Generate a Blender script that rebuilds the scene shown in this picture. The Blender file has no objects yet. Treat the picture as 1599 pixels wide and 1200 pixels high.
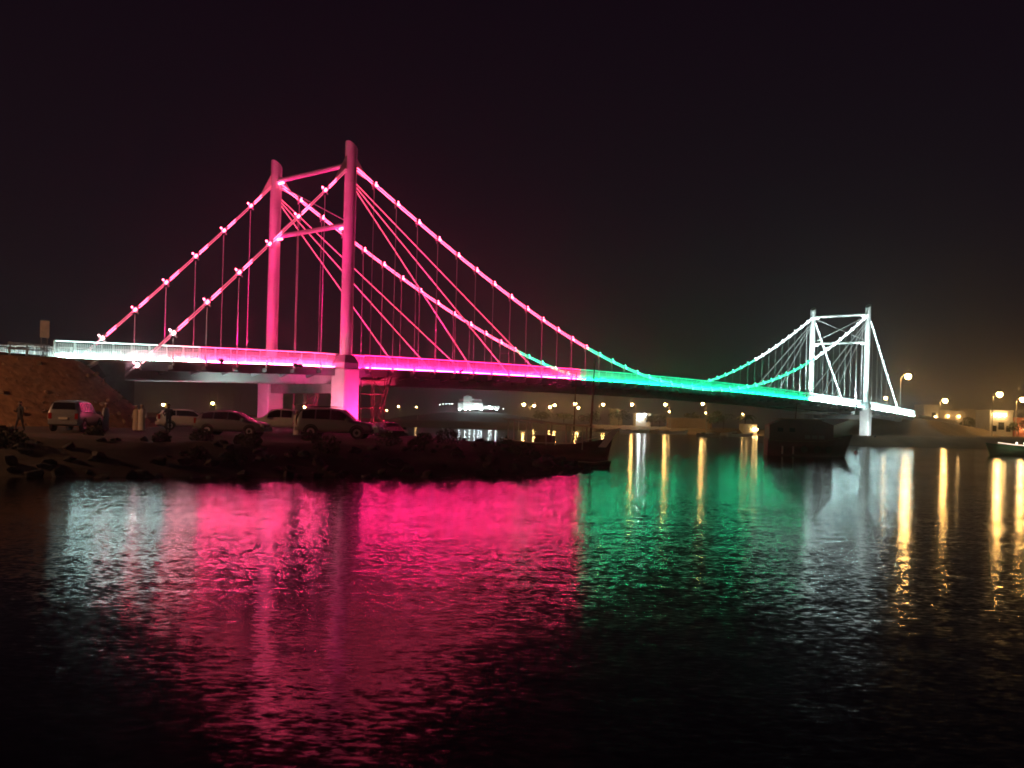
import bpy, bmesh, math, random
import numpy as np
from mathutils import Vector, Matrix

sc = bpy.context.scene
COL = sc.collection
R = math.radians

# ------------------------------------------------------------------ camera
FPX, CXP, CYP, ROLL, HC = 1490.0, 799.5, 659.0, 0.0274, 2.75     # photo is 1599 px wide
cam_d = bpy.data.cameras.new('camera')
cam = bpy.data.objects.new('camera', cam_d)
COL.objects.link(cam)
cam_d.sensor_width = 36.0
cam_d.lens = 36.0 * FPX / 1599.0
cam_d.shift_y = (CYP - 600.0) / 1599.0
cam_d.clip_start = 0.1
cam_d.clip_end = 6000
cam.matrix_world = Matrix.Translation((0, 0, HC)) @ Matrix.Rotation(R(90), 4, 'X') @ Matrix.Rotation(ROLL, 4, 'Z')
sc.camera = cam

# ------------------------------------------------------------------ world: night sky with town glow near the horizon
w = bpy.data.worlds.new('World')
sc.world = w
w.use_nodes = True
nt = w.node_tree
nt.nodes.clear()
out = nt.nodes.new('ShaderNodeOutputWorld')
bg = nt.nodes.new('ShaderNodeBackground')
sky = nt.nodes.new('ShaderNodeTexSky')
sky.sky_type = 'NISHITA'
sky.sun_disc = False
sky.sun_elevation = R(-8)
sky.sun_rotation = R(60)
tc = nt.nodes.new('ShaderNodeTexCoord')
sep = nt.nodes.new('ShaderNodeSeparateXYZ')
nt.links.new(tc.outputs['Generated'], sep.inputs[0])
ramp = nt.nodes.new('ShaderNodeValToRGB')
nt.links.new(sep.outputs['Z'], ramp.inputs[0])
cr = ramp.color_ramp
cr.elements[0].position = 0.0
cr.elements[0].color = (.016, .0096, .0094, 1)
cr.elements[1].position = 1.0
cr.elements[1].color = (.0030, .0016, .0040, 1)
for pos, c in ((.03, (.0120, .0078, .0088)), (.10, (.0074, .0052, .0076)), (.22, (.0062, .0036, .0066)), (.42, (.0050, .0024, .0052))):
    e = cr.elements.new(pos)
    e.color = c + (1,)
addn = nt.nodes.new('ShaderNodeVectorMath')
addn.operation = 'MULTIPLY_ADD'
nt.links.new(sky.outputs[0], addn.inputs[0])
addn.inputs[1].default_value = (.01, .01, .01)
nt.links.new(ramp.outputs[0], addn.inputs[2])
nt.links.new(addn.outputs[0], bg.inputs[0])
bg.inputs[1].default_value = 1.0
nt.links.new(bg.outputs[0], out.inputs[0])

# faint moonlight, the scene's only sun lamp
sd = bpy.data.lights.new('moonlight', 'SUN')
sd.energy = 0.004
sd.angle = R(0.5)
sd.color = (1, .95, .9)
so = bpy.data.objects.new('moonlight', sd)
so.rotation_euler = (R(40), R(10), R(30))
COL.objects.link(so)

sc.view_settings.view_transform = 'Standard'
sc.view_settings.look = 'None'
sc.view_settings.exposure = 0
sc.view_settings.gamma = 1
sc.view_settings.use_curve_mapping = False
sc.cycles.use_denoising = True
sc.cycles.filter_width = 1.8
sc.cycles.max_bounces = 5
sc.cycles.diffuse_bounces = 2
sc.cycles.glossy_bounces = 3
sc.cycles.transmission_bounces = 2
sc.cycles.volume_bounces = 0
sc.cycles.sample_clamp_indirect = 6.0
sc.cycles.caustics_reflective = False
sc.cycles.caustics_refractive = False

random.seed(7)
rng = random.Random(11)

# ------------------------------------------------------------------ helpers
def at(px, py, Y):
    """world point seen at pixel (px,py) of the photograph, Y metres in front of the camera"""
    c, s = math.cos(ROLL), math.sin(ROLL)
    a, b = px - CXP, py - CYP
    k, h = (a * c + b * s) / FPX, -(-a * s + b * c) / FPX
    return Vector((k * Y, Y, HC + h * Y))

def prop(o, label=None, cat=None, group=None, kind=None):
    if label: o['label'] = label
    if cat: o['category'] = cat
    if group: o['group'] = group
    if kind: o['kind'] = kind
    return o

def link(o, parent=None):
    COL.objects.link(o)
    if parent: o.parent = parent
    return o

def empty(name, loc=(0, 0, 0), rz=0.0):
    o = bpy.data.objects.new(name, None)
    o.empty_display_size = .3
    o.location = loc
    o.rotation_euler = (0, 0, rz)
    return link(o)

class MB:
    def __init__(self):
        self.v, self.f, self.m = [], [], []
    def add(self, vs, fs, mi=0):
        n = len(self.v)
        self.v += [tuple(x) for x in vs]
        self.f += [tuple(i + n for i in f) for f in fs]
        self.m += [mi] * len(fs)
        return self
    def box(self, c, size, rz=0.0, mat=None):
        hx, hy, hz = size[0] / 2, size[1] / 2, size[2] / 2
        M = mat if mat is not None else Matrix.Rotation(rz, 3, 'Z')
        vs = [Vector(c) + M @ Vector((x, y, z)) for x in (-hx, hx) for y in (-hy, hy) for z in (-hz, hz)]
        return self.add(vs, [(0, 1, 3, 2), (4, 6, 7, 5), (0, 4, 5, 1), (2, 3, 7, 6), (0, 2, 6, 4), (1, 5, 7, 3)])
    def tube(self, pts, r, n=8, caps=True):
        pts = [Vector(p) for p in pts]
        rr = r if isinstance(r, (list, tuple)) else [r] * len(pts)
        vs, fs = [], []
        for i, p in enumerate(pts):
            a = pts[max(0, i - 1)]
            b = pts[min(len(pts) - 1, i + 1)]
            t = (b - a).normalized()
            u = t.cross(Vector((0, 0, 1)))
            if u.length < 1e-3: u = Vector((1, 0, 0))
            u.normalize()
            v = u.cross(t).normalized()
            for k in range(n):
                an = 2 * math.pi * k / n
                vs.append(p + (u * math.cos(an) + v * math.sin(an)) * rr[i])
        for i in range(len(pts) - 1):
            for k in range(n):
                fs.append((i * n + k, i * n + (k + 1) % n, (i + 1) * n + (k + 1) % n, (i + 1) * n + k))
        if caps:
            fs.append(tuple(range(n))[::-1])
            fs.append(tuple((len(pts) - 1) * n + k for k in range(n)))
        return self.add(vs, fs)
    def lathe(self, prof, c=(0, 0, 0), n=12, axis='Z'):
        vs, fs = [], []
        for r, z in prof:
            for k in range(n):
                a = 2 * math.pi * k / n
                x, y = r * math.cos(a), r * math.sin(a)
                q = (x, y, z) if axis == 'Z' else (x, z, y)
                vs.append((c[0] + q[0], c[1] + q[1], c[2] + q[2]))
        for i in range(len(prof) - 1):
            for k in range(n):
                fs.append((i * n + k, i * n + (k + 1) % n, (i + 1) * n + (k + 1) % n, (i + 1) * n + k))
        fs.append(tuple(range(n))[::-1])
        fs.append(tuple((len(prof) - 1) * n + k for k in range(n)))
        return self.add(vs, fs)
    def sphere(self, c, r, n=10, m=6):
        prof = [(max(1e-4, r * math.sin(math.pi * i / m)), -r * math.cos(math.pi * i / m)) for i in range(m + 1)]
        return self.lathe(prof, c, n)
    def prism(self, poly, d0, d1, fn):
        """polygon in 2D extruded between d0 and d1; fn(u,v,d) -> xyz"""
        n = len(poly)
        vs = [fn(u, v, d0) for u, v in poly] + [fn(u, v, d1) for u, v in poly]
        fs = [tuple(range(n))[::-1], tuple(range(n, 2 * n))]
        fs += [(i, (i + 1) % n, n + (i + 1) % n, n + i) for i in range(n)]
        return self.add(vs, fs)
    def mesh(self, name, mat, smooth=False):
        me = bpy.data.meshes.new(name)
        me.from_pydata(self.v, [], self.f)
        bm = bmesh.new()
        bm.from_mesh(me)
        bmesh.ops.recalc_face_normals(bm, faces=bm.faces)
        bm.to_mesh(me)
        bm.free()
        me.materials.append(mat)
        if smooth:
            me.polygons.foreach_set('use_smooth', [True] * len(me.polygons))
            try: me.set_sharp_from_angle(angle=R(40))
            except Exception: pass
        me.update()
        return me
    def build(self, name, mat, parent=None, smooth=False, loc=None):
        o = bpy.data.objects.new(name, self.mesh(name, mat, smooth))
        if loc is not None: o.location = loc
        return link(o, parent)

def inst(name, me, parent=None, loc=(0, 0, 0), rot=(0, 0, 0), scale=(1, 1, 1)):
    o = bpy.data.objects.new(name, me)
    o.location, o.rotation_euler, o.scale = loc, rot, scale
    return link(o, parent)

def copy_tree(o, parent=None):
    c = o.copy()
    link(c)
    c.parent = parent
    for ch in list(o.children): copy_tree(ch, c)
    return c

# ------------------------------------------------------------------ materials
MATS = {}
def mat(name, col, rough=.6, metal=0.0, noise=None, bump=0.0, emit=None, strength=0.0, spec=.5):
    if name in MATS: return MATS[name]
    m = bpy.data.materials.new(name)
    m.use_nodes = True
    n = m.node_tree
    b = n.nodes['Principled BSDF']
    b.inputs['Base Color'].default_value = tuple(col) + (1,)
    b.inputs['Roughness'].default_value = rough
    b.inputs['Metallic'].default_value = metal
    b.inputs['Specular IOR Level'].default_value = spec
    if noise or bump:
        t = n.nodes.new('ShaderNodeTexCoord')
        nz = n.nodes.new('ShaderNodeTexNoise')
        nz.inputs['Scale'].default_value = noise[0] if noise else 4
        nz.inputs['Detail'].default_value = 6
        n.links.new(t.outputs['Object'], nz.inputs['Vector'])
        if noise:
            rp = n.nodes.new('ShaderNodeValToRGB')
            k = noise[1]
            rp.color_ramp.elements[0].position = .3
            rp.color_ramp.elements[0].color = tuple(max(0, c * (1 - k)) for c in col) + (1,)
            rp.color_ramp.elements[1].position = .7
            rp.color_ramp.elements[1].color = tuple(min(1, c * (1 + k)) for c in col) + (1,)
            n.links.new(nz.outputs[0], rp.inputs[0])
            n.links.new(rp.outputs[0], b.inputs['Base Color'])
        if bump:
            bp = n.nodes.new('ShaderNodeBump')
            bp.inputs['Strength'].default_value = bump
            bp.inputs['Distance'].default_value = .1
            n.links.new(nz.outputs[0], bp.inputs['Height'])
            n.links.new(bp.outputs[0], b.inputs['Normal'])
    if emit:
        b.inputs['Emission Color'].default_value = tuple(emit) + (1,)
        b.inputs['Emission Strength'].default_value = strength
    MATS[name] = m
    return m

PINK, GREEN, WHITE, BLUSH, ROSE, COOL = (1, .016, .170), (.004, 1, .40), (.64, 1, .95), (1, .38, .46), (1, .055, .20), (.62, 1, .98)
steel = mat('white_painted_steel', (.76, .76, .74), .5, noise=(.55, .12))
steel_grey = mat('grey_painted_steel', (.22, .23, .24), .5, noise=(1.5, .15))
girder_m = mat('pale_girder_paint', (.62, .64, .63), .5, noise=(.8, .1))
galv = mat('galvanised_steel', (.45, .46, .47), .4, .6, noise=(3, .15))
conc = mat('concrete', (.34, .32, .30), .85, noise=(1.1, .18), bump=.25)
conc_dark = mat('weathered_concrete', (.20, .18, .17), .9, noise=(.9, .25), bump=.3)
asphalt = mat('asphalt', (.05, .05, .05), .9, noise=(6, .2))
led = {}
for nm, c, s in (('pink', PINK, 1), ('green', GREEN, 1), ('white', WHITE, 1), ('blush', BLUSH, 1), ('rose', ROSE, 1), ('cool', COOL, 1)):
    led[nm] = c
def zone(s):
    if s < -19.5: return 'white'
    if s < -15.5: return 'blush'
    if s < 0: return 'rose'
    if s < 39.6: return 'pink'
    if s < 109.6: return 'green'
    return 'cool'
def czone(s): return 'blush' if s < -17 else ('pink' if s < 4 else zone(s))
RAIL_L = {'pink': 200., 'green': 54., 'white': 60., 'blush': 90., 'rose': 200., 'cool': 210.}
HAND_L = {'pink': 9., 'green': 1.8, 'white': 4., 'blush': 6., 'rose': 8., 'cool': 8.}
CAB_L = {'pink': 21., 'green': 6., 'white': 10., 'blush': 9., 'rose': 26., 'cool': 12.}
CABC = {'pink': (1, .060, .14), 'green': (.06, 1, .52), 'white': (.75, 1, .97), 'blush': (1, .42, .5), 'rose': (1, .06, .12), 'cool': (.8, 1, 1)}
KNOB_L = {'pink': 34., 'green': 10., 'white': 14., 'blush': 20., 'rose': 34., 'cool': 16.}
rail_led = {k: mat('deck_led_' + k, (.8, .8, .8), .4, emit=led[k], strength=RAIL_L[k]) for k in led}
cab_led = {k: mat('cable_led_' + k, (.8, .8, .8), .4, emit=CABC[k], strength=CAB_L[k]) for k in led}
dim_glow = mat('cable_led_dimmed', (.8, .8, .8), .4, emit=(1, .10, .22), strength=1.5)  # emissive stand-in for clamp light fading along the back cable
hand_glow = {k: mat('handrail_led_' + k, (.8, .8, .8), .4, emit=led[k], strength=HAND_L[k]) for k in led}
stay_glow = {k: mat('stay_led_' + k, (.8, .8, .8), .4, emit=CABC[k], strength=CAB_L[k] * (.34 if k == 'pink' else .10)) for k in led}
knob_led = {k: mat('clamp_lamp_' + k, (.8, .8, .8), .4, emit=CABC[k], strength=KNOB_L[k]) for k in led}
warm_lamp = mat('sodium_lamp', (.9, .8, .6), .4, emit=(1, .54, .15), strength=220)
warm_lamp_dim = mat('sodium_lamp_dim', (.9, .8, .6), .4, emit=(1, .58, .20), strength=60)
white_lamp = mat('white_lamp', (.9, .9, .9), .4, emit=(.86, 1, 1), strength=90)

white_lamp_dim = mat('white_lamp_dim', (.9, .9, .9), .4, emit=(.86, 1, 1), strength=22)

# ------------------------------------------------------------------ water
def make_water():
    m = bpy.data.materials.new('night_sea_water')
    m.use_nodes = True
    n = m.node_tree
    b = n.nodes['Principled BSDF']
    b.inputs['Base Color'].default_value = (.003, .005, .007, 1)
    b.inputs['Roughness'].default_value = .115
    b.inputs['IOR'].default_value = 1.333
    tcn = n.nodes.new('ShaderNodeTexCoord')
    def slopes(scale, detail, amp, stretch=(1, 1, 1), rough=.55, off=0):
        mp = n.nodes.new('ShaderNodeMapping')
        mp.inputs['Scale'].default_value = stretch
        mp.inputs['Location'].default_value = (off, off * .7, off * .3)
        n.links.new(tcn.outputs['Object'], mp.inputs[0])
        nz = n.nodes.new('ShaderNodeTexNoise')
        nz.inputs['Scale'].default_value = scale
        nz.inputs['Detail'].default_value = detail
        nz.inputs['Roughness'].default_value = rough
        n.links.new(mp.outputs[0], nz.inputs['Vector'])
        s = n.nodes.new('ShaderNodeVectorMath')
        s.operation = 'SUBTRACT'
        n.links.new(nz.outputs['Color'], s.inputs[0])
        s.inputs[1].default_value = (.5, .5, .5)
        k = n.nodes.new('ShaderNodeVectorMath')
        k.operation = 'MULTIPLY'
        n.links.new(s.outputs[0], k.inputs[0])
        k.inputs[1].default_value = (amp[0], amp[1], 0)
        return k.outputs[0]
    a = slopes(13.0, 2.5, (.18, .26), (.55, 1, 1))
    c = slopes(1.7, 2, (.04, .085), (.45, 1, 1), off=13)
    ad = n.nodes.new('ShaderNodeVectorMath')
    ad.operation = 'ADD'
    n.links.new(a, ad.inputs[0])
    n.links.new(c, ad.inputs[1])
    # wind patches: calmer and rougher areas
    mp = n.nodes.new('ShaderNodeMapping')
    mp.inputs['Scale'].default_value = (.4, 1, 1)
    n.links.new(tcn.outputs['Object'], mp.inputs[0])
    pz = n.nodes.new('ShaderNodeTexNoise')
    pz.inputs['Scale'].default_value = .09
    pz.inputs['Detail'].default_value = 2
    n.links.new(mp.outputs[0], pz.inputs['Vector'])
    mr = n.nodes.new('ShaderNodeMapRange')
    mr.inputs['From Min'].default_value = .35
    mr.inputs['From Max'].default_value = .65
    mr.inputs['To Min'].default_value = .4
    mr.inputs['To Max'].default_value = 1.2
    n.links.new(pz.outputs[0], mr.inputs[0])
    sc_ = n.nodes.new('ShaderNodeVectorMath')
    sc_.operation = 'SCALE'
    n.links.new(ad.outputs[0], sc_.inputs[0])
    n.links.new(mr.outputs[0], sc_.inputs['Scale'])
    up = n.nodes.new('ShaderNodeVectorMath')
    up.operation = 'ADD'
    n.links.new(sc_.outputs[0], up.inputs[0])
    up.inputs[1].default_value = (0, 0, 1)
    nm = n.nodes.new('ShaderNodeVectorMath')
    nm.operation = 'NORMALIZE'
    n.links.new(up.outputs[0], nm.inputs[0])
    n.links.new(nm.outputs[0], b.inputs['Normal'])
    mb = MB()
    mb.add([(-2500, -60, 0), (2500, -60, 0), (2500, 4000, 0), (-2500, 4000, 0)], [(0, 1, 2, 3)])
    prop(mb.build('water', m), kind='structure')
make_water()

# ------------------------------------------------------------------ banks
def sdf_poly(P, X, Y):
    """signed distance (positive inside) of grid points to polygon P"""
    d = np.full(X.shape, 1e9)
    ins = np.zeros(X.shape, bool)
    n = len(P)
    for i in range(n):
        x0, y0 = P[i]
        x1, y1 = P[(i + 1) % n]
        ex, ey = x1 - x0, y1 - y0
        t = np.clip(((X - x0) * ex + (Y - y0) * ey) / (ex * ex + ey * ey), 0, 1)
        d = np.minimum(d, np.hypot(X - x0 - t * ex, Y - y0 - t * ey))
        if y0 != y1:
            c = ((y0 > Y) != (y1 > Y)) & (X < (x1 - x0) * (Y - y0) / (y1 - y0) + x0)
            ins ^= c
    return np.where(ins, d, -d)

def value_noise(X, Y, scale, seed):
    rs = np.random.RandomState(seed)
    T = rs.rand(64, 64)
    x, y = X / scale, Y / scale
    xi, yi = np.floor(x).astype(int), np.floor(y).astype(int)
    fx, fy = x - xi, y - yi
    fx, fy = fx * fx * (3 - 2 * fx), fy * fy * (3 - 2 * fy)
    g = lambda a, b: T[a % 64, b % 64]
    return (g(xi, yi) * (1 - fx) + g(xi + 1, yi) * fx) * (1 - fy) + (g(xi, yi + 1) * (1 - fx) + g(xi + 1, yi + 1) * fx) * fy - .5

def grid_mesh(name, m, xs, ys, Z, keep, smooth=True):
    nx, ny = len(xs), len(ys)
    idx = -np.ones((nx, ny), int)
    vs, fs = [], []
    cell = keep[:-1, :-1] | keep[1:, :-1] | keep[1:, 1:] | keep[:-1, 1:]
    for i in range(nx - 1):
        for j in range(ny - 1):
            if cell[i, j]:
                q = []
                for a, b in ((i, j), (i + 1, j), (i + 1, j + 1), (i, j + 1)):
                    if idx[a, b] < 0:
                        idx[a, b] = len(vs)
                        vs.append((float(xs[a]), float(ys[b]), float(Z[a, b])))
                    q.append(idx[a, b])
                fs.append(tuple(q))
    mb = MB()
    mb.add(vs, fs)
    return prop(mb.build(name, m, smooth=smooth), kind='structure')

earth = mat('dark_sandy_earth', (.065, .05, .038), .95, noise=(.7, .35), bump=.6)
rock_m = mat('dark_shore_rock', (.06, .052, .048), .85, noise=(1.6, .4), bump=.5)
fill_m = mat('gravel_fill', (.32, .18, .10), .95, noise=(2.2, .35), bump=.8)
sand_m = mat('far_sand', (.20, .14, .09), .95, noise=(.15, .3), bump=.4)

NEAR = [(-120, 34), (-60, 36), (-19.7, 38.3), (-13.7, 41), (-5.9, 45), (0, 48), (3.2, 52), (4.2, 58), (3.4, 64), (-2.5, 69), (-6, 78),
        (-8, 92), (-13, 112), (-40, 140), (-120, 160)]
def near_h(X, Y):
    d = sdf_poly(NEAR, X, Y)
    far = np.clip((Y - 55) / 25, 0, 1)
    top = 1.35 + .5 * far * np.clip((-X - 8) / 20, 0, 1)
    h = -0.9 + np.clip((d + 2.2) / 7.5, 0, 1) ** .75 * (top + .9)
    h = h + value_noise(X, Y, 5, 1) * .3 + value_noise(X, Y, 1.7, 2) * .28 * np.clip(1.2 - np.abs(d - 4) / 8, .1, 1)
    return h, d
xs = np.arange(-110, 9, .7)
ys = np.arange(31, 150, .7)
XX, YY = np.meshgrid(xs, ys, indexing='ij')
ZZ, DD = near_h(XX, YY)
grid_mesh('near_bank', earth, xs, ys, ZZ, DD > -2.4)
def gz(x, y):
    return float(near_h(np.array([x], float), np.array([y], float))[0][0])

FARB = [(50, 192), (58, 186), (78, 188), (100, 199), (170, 212), (400, 240), (900, 300), (900, 1500), (-900, 1500), (-900, 330), (-160, 300), (-70, 330), (40, 372), (97, 372), (84, 300), (66, 240)]

# bridge frame: s along the deck from the near tower, w across from the near cable plane
AX, AY, ANG, SPAN, WID = -16.0155, 91.0136, 0.69917, 138.0, 11.765
DX, DY = math.sin(ANG), math.cos(ANG)
RZ = math.pi / 2 - ANG
def bw(s, w_, z=0.0):
    return Vector((AX + DX * s - DY * w_, AY + DY * s + DX * w_, z))
def railtop(s): return 9.86 - .000205 * (s - 72) ** 2
def deck(s): return railtop(s) - 1.28
def cable_z(s):
    if s < 0: return 26.85 + .972 * s + .0022 * s * (s + 22)
    if s > SPAN: return 26.85 - .965 * (s - SPAN) + .0022 * (s - SPAN) * (s - SPAN - 22)
    t = (s - 69) / 69
    return 8.45 + 21.5 * t * t - 3.1 * t ** 4

# far bank terrain incl. right-hand approach embankment
def far_h(X, Y):
    d = sdf_poly(FARB, X, Y)
    h = -1 + np.clip((d + 3) / 8, 0, 1) * 3.2 + value_noise(X, Y, 22, 5) * .7
    S = (X - AX) * DX + (Y - AY) * DY
    W_ = -(X - AX) * DY + (Y - AY) * DX
    crest = np.where(S > 173, 6.1 - np.clip(S - 173, 0, 90) * .033, 6.1)
    out_ = np.maximum(np.maximum(0, 168 - S), np.maximum(0, np.maximum(-1.2 - W_, W_ - WID - 1.2)))
    emb = crest - out_ / 1.9
    emb = np.where(d > 1, emb, -5)
    return np.maximum(h, emb), d
xs = np.concatenate([np.arange(-900, -160, 40), np.arange(-160, 40, 14), np.arange(40, 220, 2.0), np.arange(220, 900, 40)])
ys = np.concatenate([np.arange(180, 300, 2.0), np.arange(300, 480, 8), np.arange(480, 1500, 90)])
XX, YY = np.meshgrid(xs, ys, indexing='ij')
ZZ, DD = far_h(XX, YY)
grid_mesh('far_bank', sand_m, xs, ys, ZZ, DD > -14)
def fz(x, y): return float(far_h(np.array([x], float), np.array([y], float))[0][0])

# hill with the fort
hill_m = mat('dark_rock_hill', (.07, .06, .05), .95, noise=(.05, .3), bump=.5)
HC0 = at(738, 655, 640)
xs = np.arange(HC0.x - 75, HC0.x + 75, 3.0)
ys = np.arange(590, 740, 3.0)
XX, YY = np.meshgrid(xs, ys, indexing='ij')
rr = np.hypot((XX - HC0.x) / 66, (YY - 660) / 62)
ZZ = .5 + 8.6 * np.clip(1 - rr ** 1.7, 0, 1) ** .9 + value_noise(XX, YY, 12, 9) * 1.2 * np.clip(1.1 - rr, 0, 1)
grid_mesh('fort_hill', hill_m, xs, ys, ZZ, rr < 1.02)

# left approach embankment (gravel fill)
ss = np.arange(-95, -12, .9)
ww = np.arange(-16, 26, .9)
SS, WW = np.meshgrid(ss, ww, indexing='ij')
o_ = np.hypot(np.maximum(0, SS + 26.5), np.maximum(0, np.maximum(-.8 - WW, WW - WID - .8)))
crest = 6.45 + np.clip(-SS - 27, 0, 70) * .004
EZ = crest - np.maximum(0, o_ - .5) / 1.15 + value_noise(SS, WW, 1.3, 3) * .16 + value_noise(SS, WW, 4, 4) * .3
EX = AX + DX * SS - DY * WW
EY = AY + DY * SS + DX * WW
mb = MB()
n1, n2 = SS.shape
mb.add([(EX[i, j], EY[i, j], EZ[i, j]) for i in range(n1) for j in range(n2)],
       [(i * n2 + j, (i + 1) * n2 + j, (i + 1) * n2 + j + 1, i * n2 + j + 1) for i in range(n1 - 1) for j in range(n2 - 1)
        if max(EZ[i, j], EZ[i + 1, j + 1]) > .6])
prop(mb.build('approach_embankment', fill_m, smooth=True), kind='structure')
mb = MB()
mb.prism([(-95, 1.6), (-27.2, 1.6), (-27.2, WID - 1.6), (-95, WID - 1.6)], 6.55, 6.75, lambda s, w_, z: bw(s, w_, z))
prop(mb.build('approach_road', asphalt), kind='structure')

# ------------------------------------------------------------------ the bridge
BR = empty('suspension_bridge', bw(0, 0, 0), RZ)
prop(BR, 'two-towered suspension bridge lit in pink, green and white LED light', 'bridge')
SA, SB = -27.2, 172.4

def strip(name, m, w0, w1, f0, f1, s0=SA, s1=SB, step=2.0, parent=BR):
    """long member following the deck camber: cross-section w0..w1, z from f0(s) to f1(s)"""
    n = int(math.ceil((s1 - s0) / step))
    vs, fs = [], []
    for i in range(n + 1):
        s = s0 + (s1 - s0) * i / n
        vs += [(s, w0, f0(s)), (s, w1, f0(s)), (s, w1, f1(s)), (s, w0, f1(s))]
    for i in range(n):
        for k in range(4):
            fs.append((i * 4 + k, i * 4 + (k + 1) % 4, i * 4 + 4 + (k + 1) % 4, i * 4 + 4 + k))
    fs += [(0, 1, 2, 3), (n * 4 + 3, n * 4 + 2, n * 4 + 1, n * 4)]
    return MB().add(vs, fs).build(name, m, parent)

slab = strip('deck_slab', conc, .36, WID - .36, lambda s: deck(s) - .22, lambda s: deck(s))
strip('road_surface', asphalt, 1.6, WID - 1.6, lambda s: deck(s) + .004, lambda s: deck(s) + .05, parent=slab)
for wv in (.5, WID - .5):
    strip('edge_beam', steel_grey, wv - .12, wv + .12, lambda s: deck(s) - .82, lambda s: deck(s) - .225)
for wv in (2.3, WID - 2.3):
    g = strip('main_girder', girder_m, wv - .3, wv + .3, lambda s: deck(s) - 1.55, lambda s: deck(s) - .225, SA + 5.6, SB - 2)
# floor beams with tapered ends, at every hanger
prof = [(-.22, -.36), (-.22, -.62), (.5, -.72), (2.4, -1.15), (WID - 2.4, -1.15), (WID - .5, -.72), (WID + .22, -.62), (WID + .22, -.36)]
fb = MB().prism(prof, -.13, .13, lambda u, v, d: (d, u, v)).mesh('floor_beam', steel_grey)
br_me = MB().box((0, 0, 0), (.16, .10, .5)).mesh('hanger_bracket', steel)
HS = [3.0 * k for k in range(-8, 56)]
for s in HS:
    if s in (0, SPAN) or s < -20 or s > 166: continue
    b_ = inst('floor_beam', fb, BR, (s, 0, deck(s)))
    for wv in (-.12, WID + .12):
        inst('hanger_bracket', br_me, b_, (0, wv, -.12))

# railings ---------------------------------------------------------------
RW = (.74, WID - .74)
post_me = MB().box((0, 0, .64), (.15, .08, 1.26)).mesh('railing_post', steel)
pm = MB()
for k in range(9):
    pm.box((.17 + k * 1.16 / 8, 0, .62), (.06, .03, .98))
pm.box((.75, 0, .13), (1.4, .05, .05))
panel_me = pm.mesh('railing_panel', steel)
NP = int((SB - SA) / 1.5)
for side in (0, 1):
    wv = RW[side]
    strip('handrail', steel, wv - .06, wv + .06, lambda s: railtop(s) - .07, lambda s: railtop(s) + .03)
    for k in range(NP + 1):
        s = SA + .05 + k * 1.5
        if s > SB: break
        inst('railing_post', post_me, BR, (s, wv, deck(s) + .002))
        if k < NP:
            sl = math.atan2(deck(s + 1.5) - deck(s), 1.5)
            inst('railing_panel', panel_me, BR, (s, wv, deck(s)), (0, -sl, 0))
# LED wash strips at the foot of each railing, one per bay
strip_me = {k: MB().box((1.5, 0, 0), (2.86, .08, .055)).mesh('led_strip', rail_led[k]) for k in led}
hglow_me = {k: MB().box((1.5, 0, 0), (2.96, .04, .05)).mesh('handrail_led', hand_glow[k]) for k in led}  # handrail glow strips are added to brighten the railing above the foot strips
for side in (0, 1):
    wv = RW[side] + (-.24 if side == 0 else .24)
    k = 0
    s = SA + .1
    while s + 3 <= SB:
        z = deck(s) + .05
        near_leg = any(s - .2 < q + .7 and s + 3.2 > q - .7 for q in (0, SPAN))
        if not near_leg:
            sl = math.atan2(deck(s + 3) - deck(s), 3)
            inst('led_strip', strip_me[zone(s + 1.5)], BR, (s, wv, z), (0, -sl, 0))
            if s > 38 or side == 1: inst('led_strip', strip_me[zone(s + 1.5)], BR, (s, RW[side] + (.26 if side == 0 else -.26), z), (0, -sl, 0))  # inner strip added to light the inside face of the railing
            inst('handrail_led', hglow_me[zone(s + 1.5)], BR, (s, RW[side] + (-.09 if side == 0 else .09), railtop(s) - .03), (0, -sl, 0))
        else:
            for a0, a1 in ((s, min(s + 3, (0 if s < 50 else SPAN) - .75)), (max(s, (0 if s < 50 else SPAN) + .75), s + 3)):
                if a1 - a0 > .3:
                    inst('led_strip', strip_me[zone(s + 1.5)], BR, (a0, wv, z), (0, 0, 0), ((a1 - a0) / 3, 1, 1))
                    inst('handrail_led', hglow_me[zone(s + 1.5)], BR, (a0, RW[side] + (-.09 if side == 0 else .09), railtop(s) - .03), (0, 0, 0), ((a1 - a0) / 3, 1, 1))
            inst('led_strip', strip_me[zone(s + 1.5)], BR, (s, RW[side] + (.26 if side == 0 else -.26), z))  # added inner strip, continued past the leg
        s += 3.0

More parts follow.
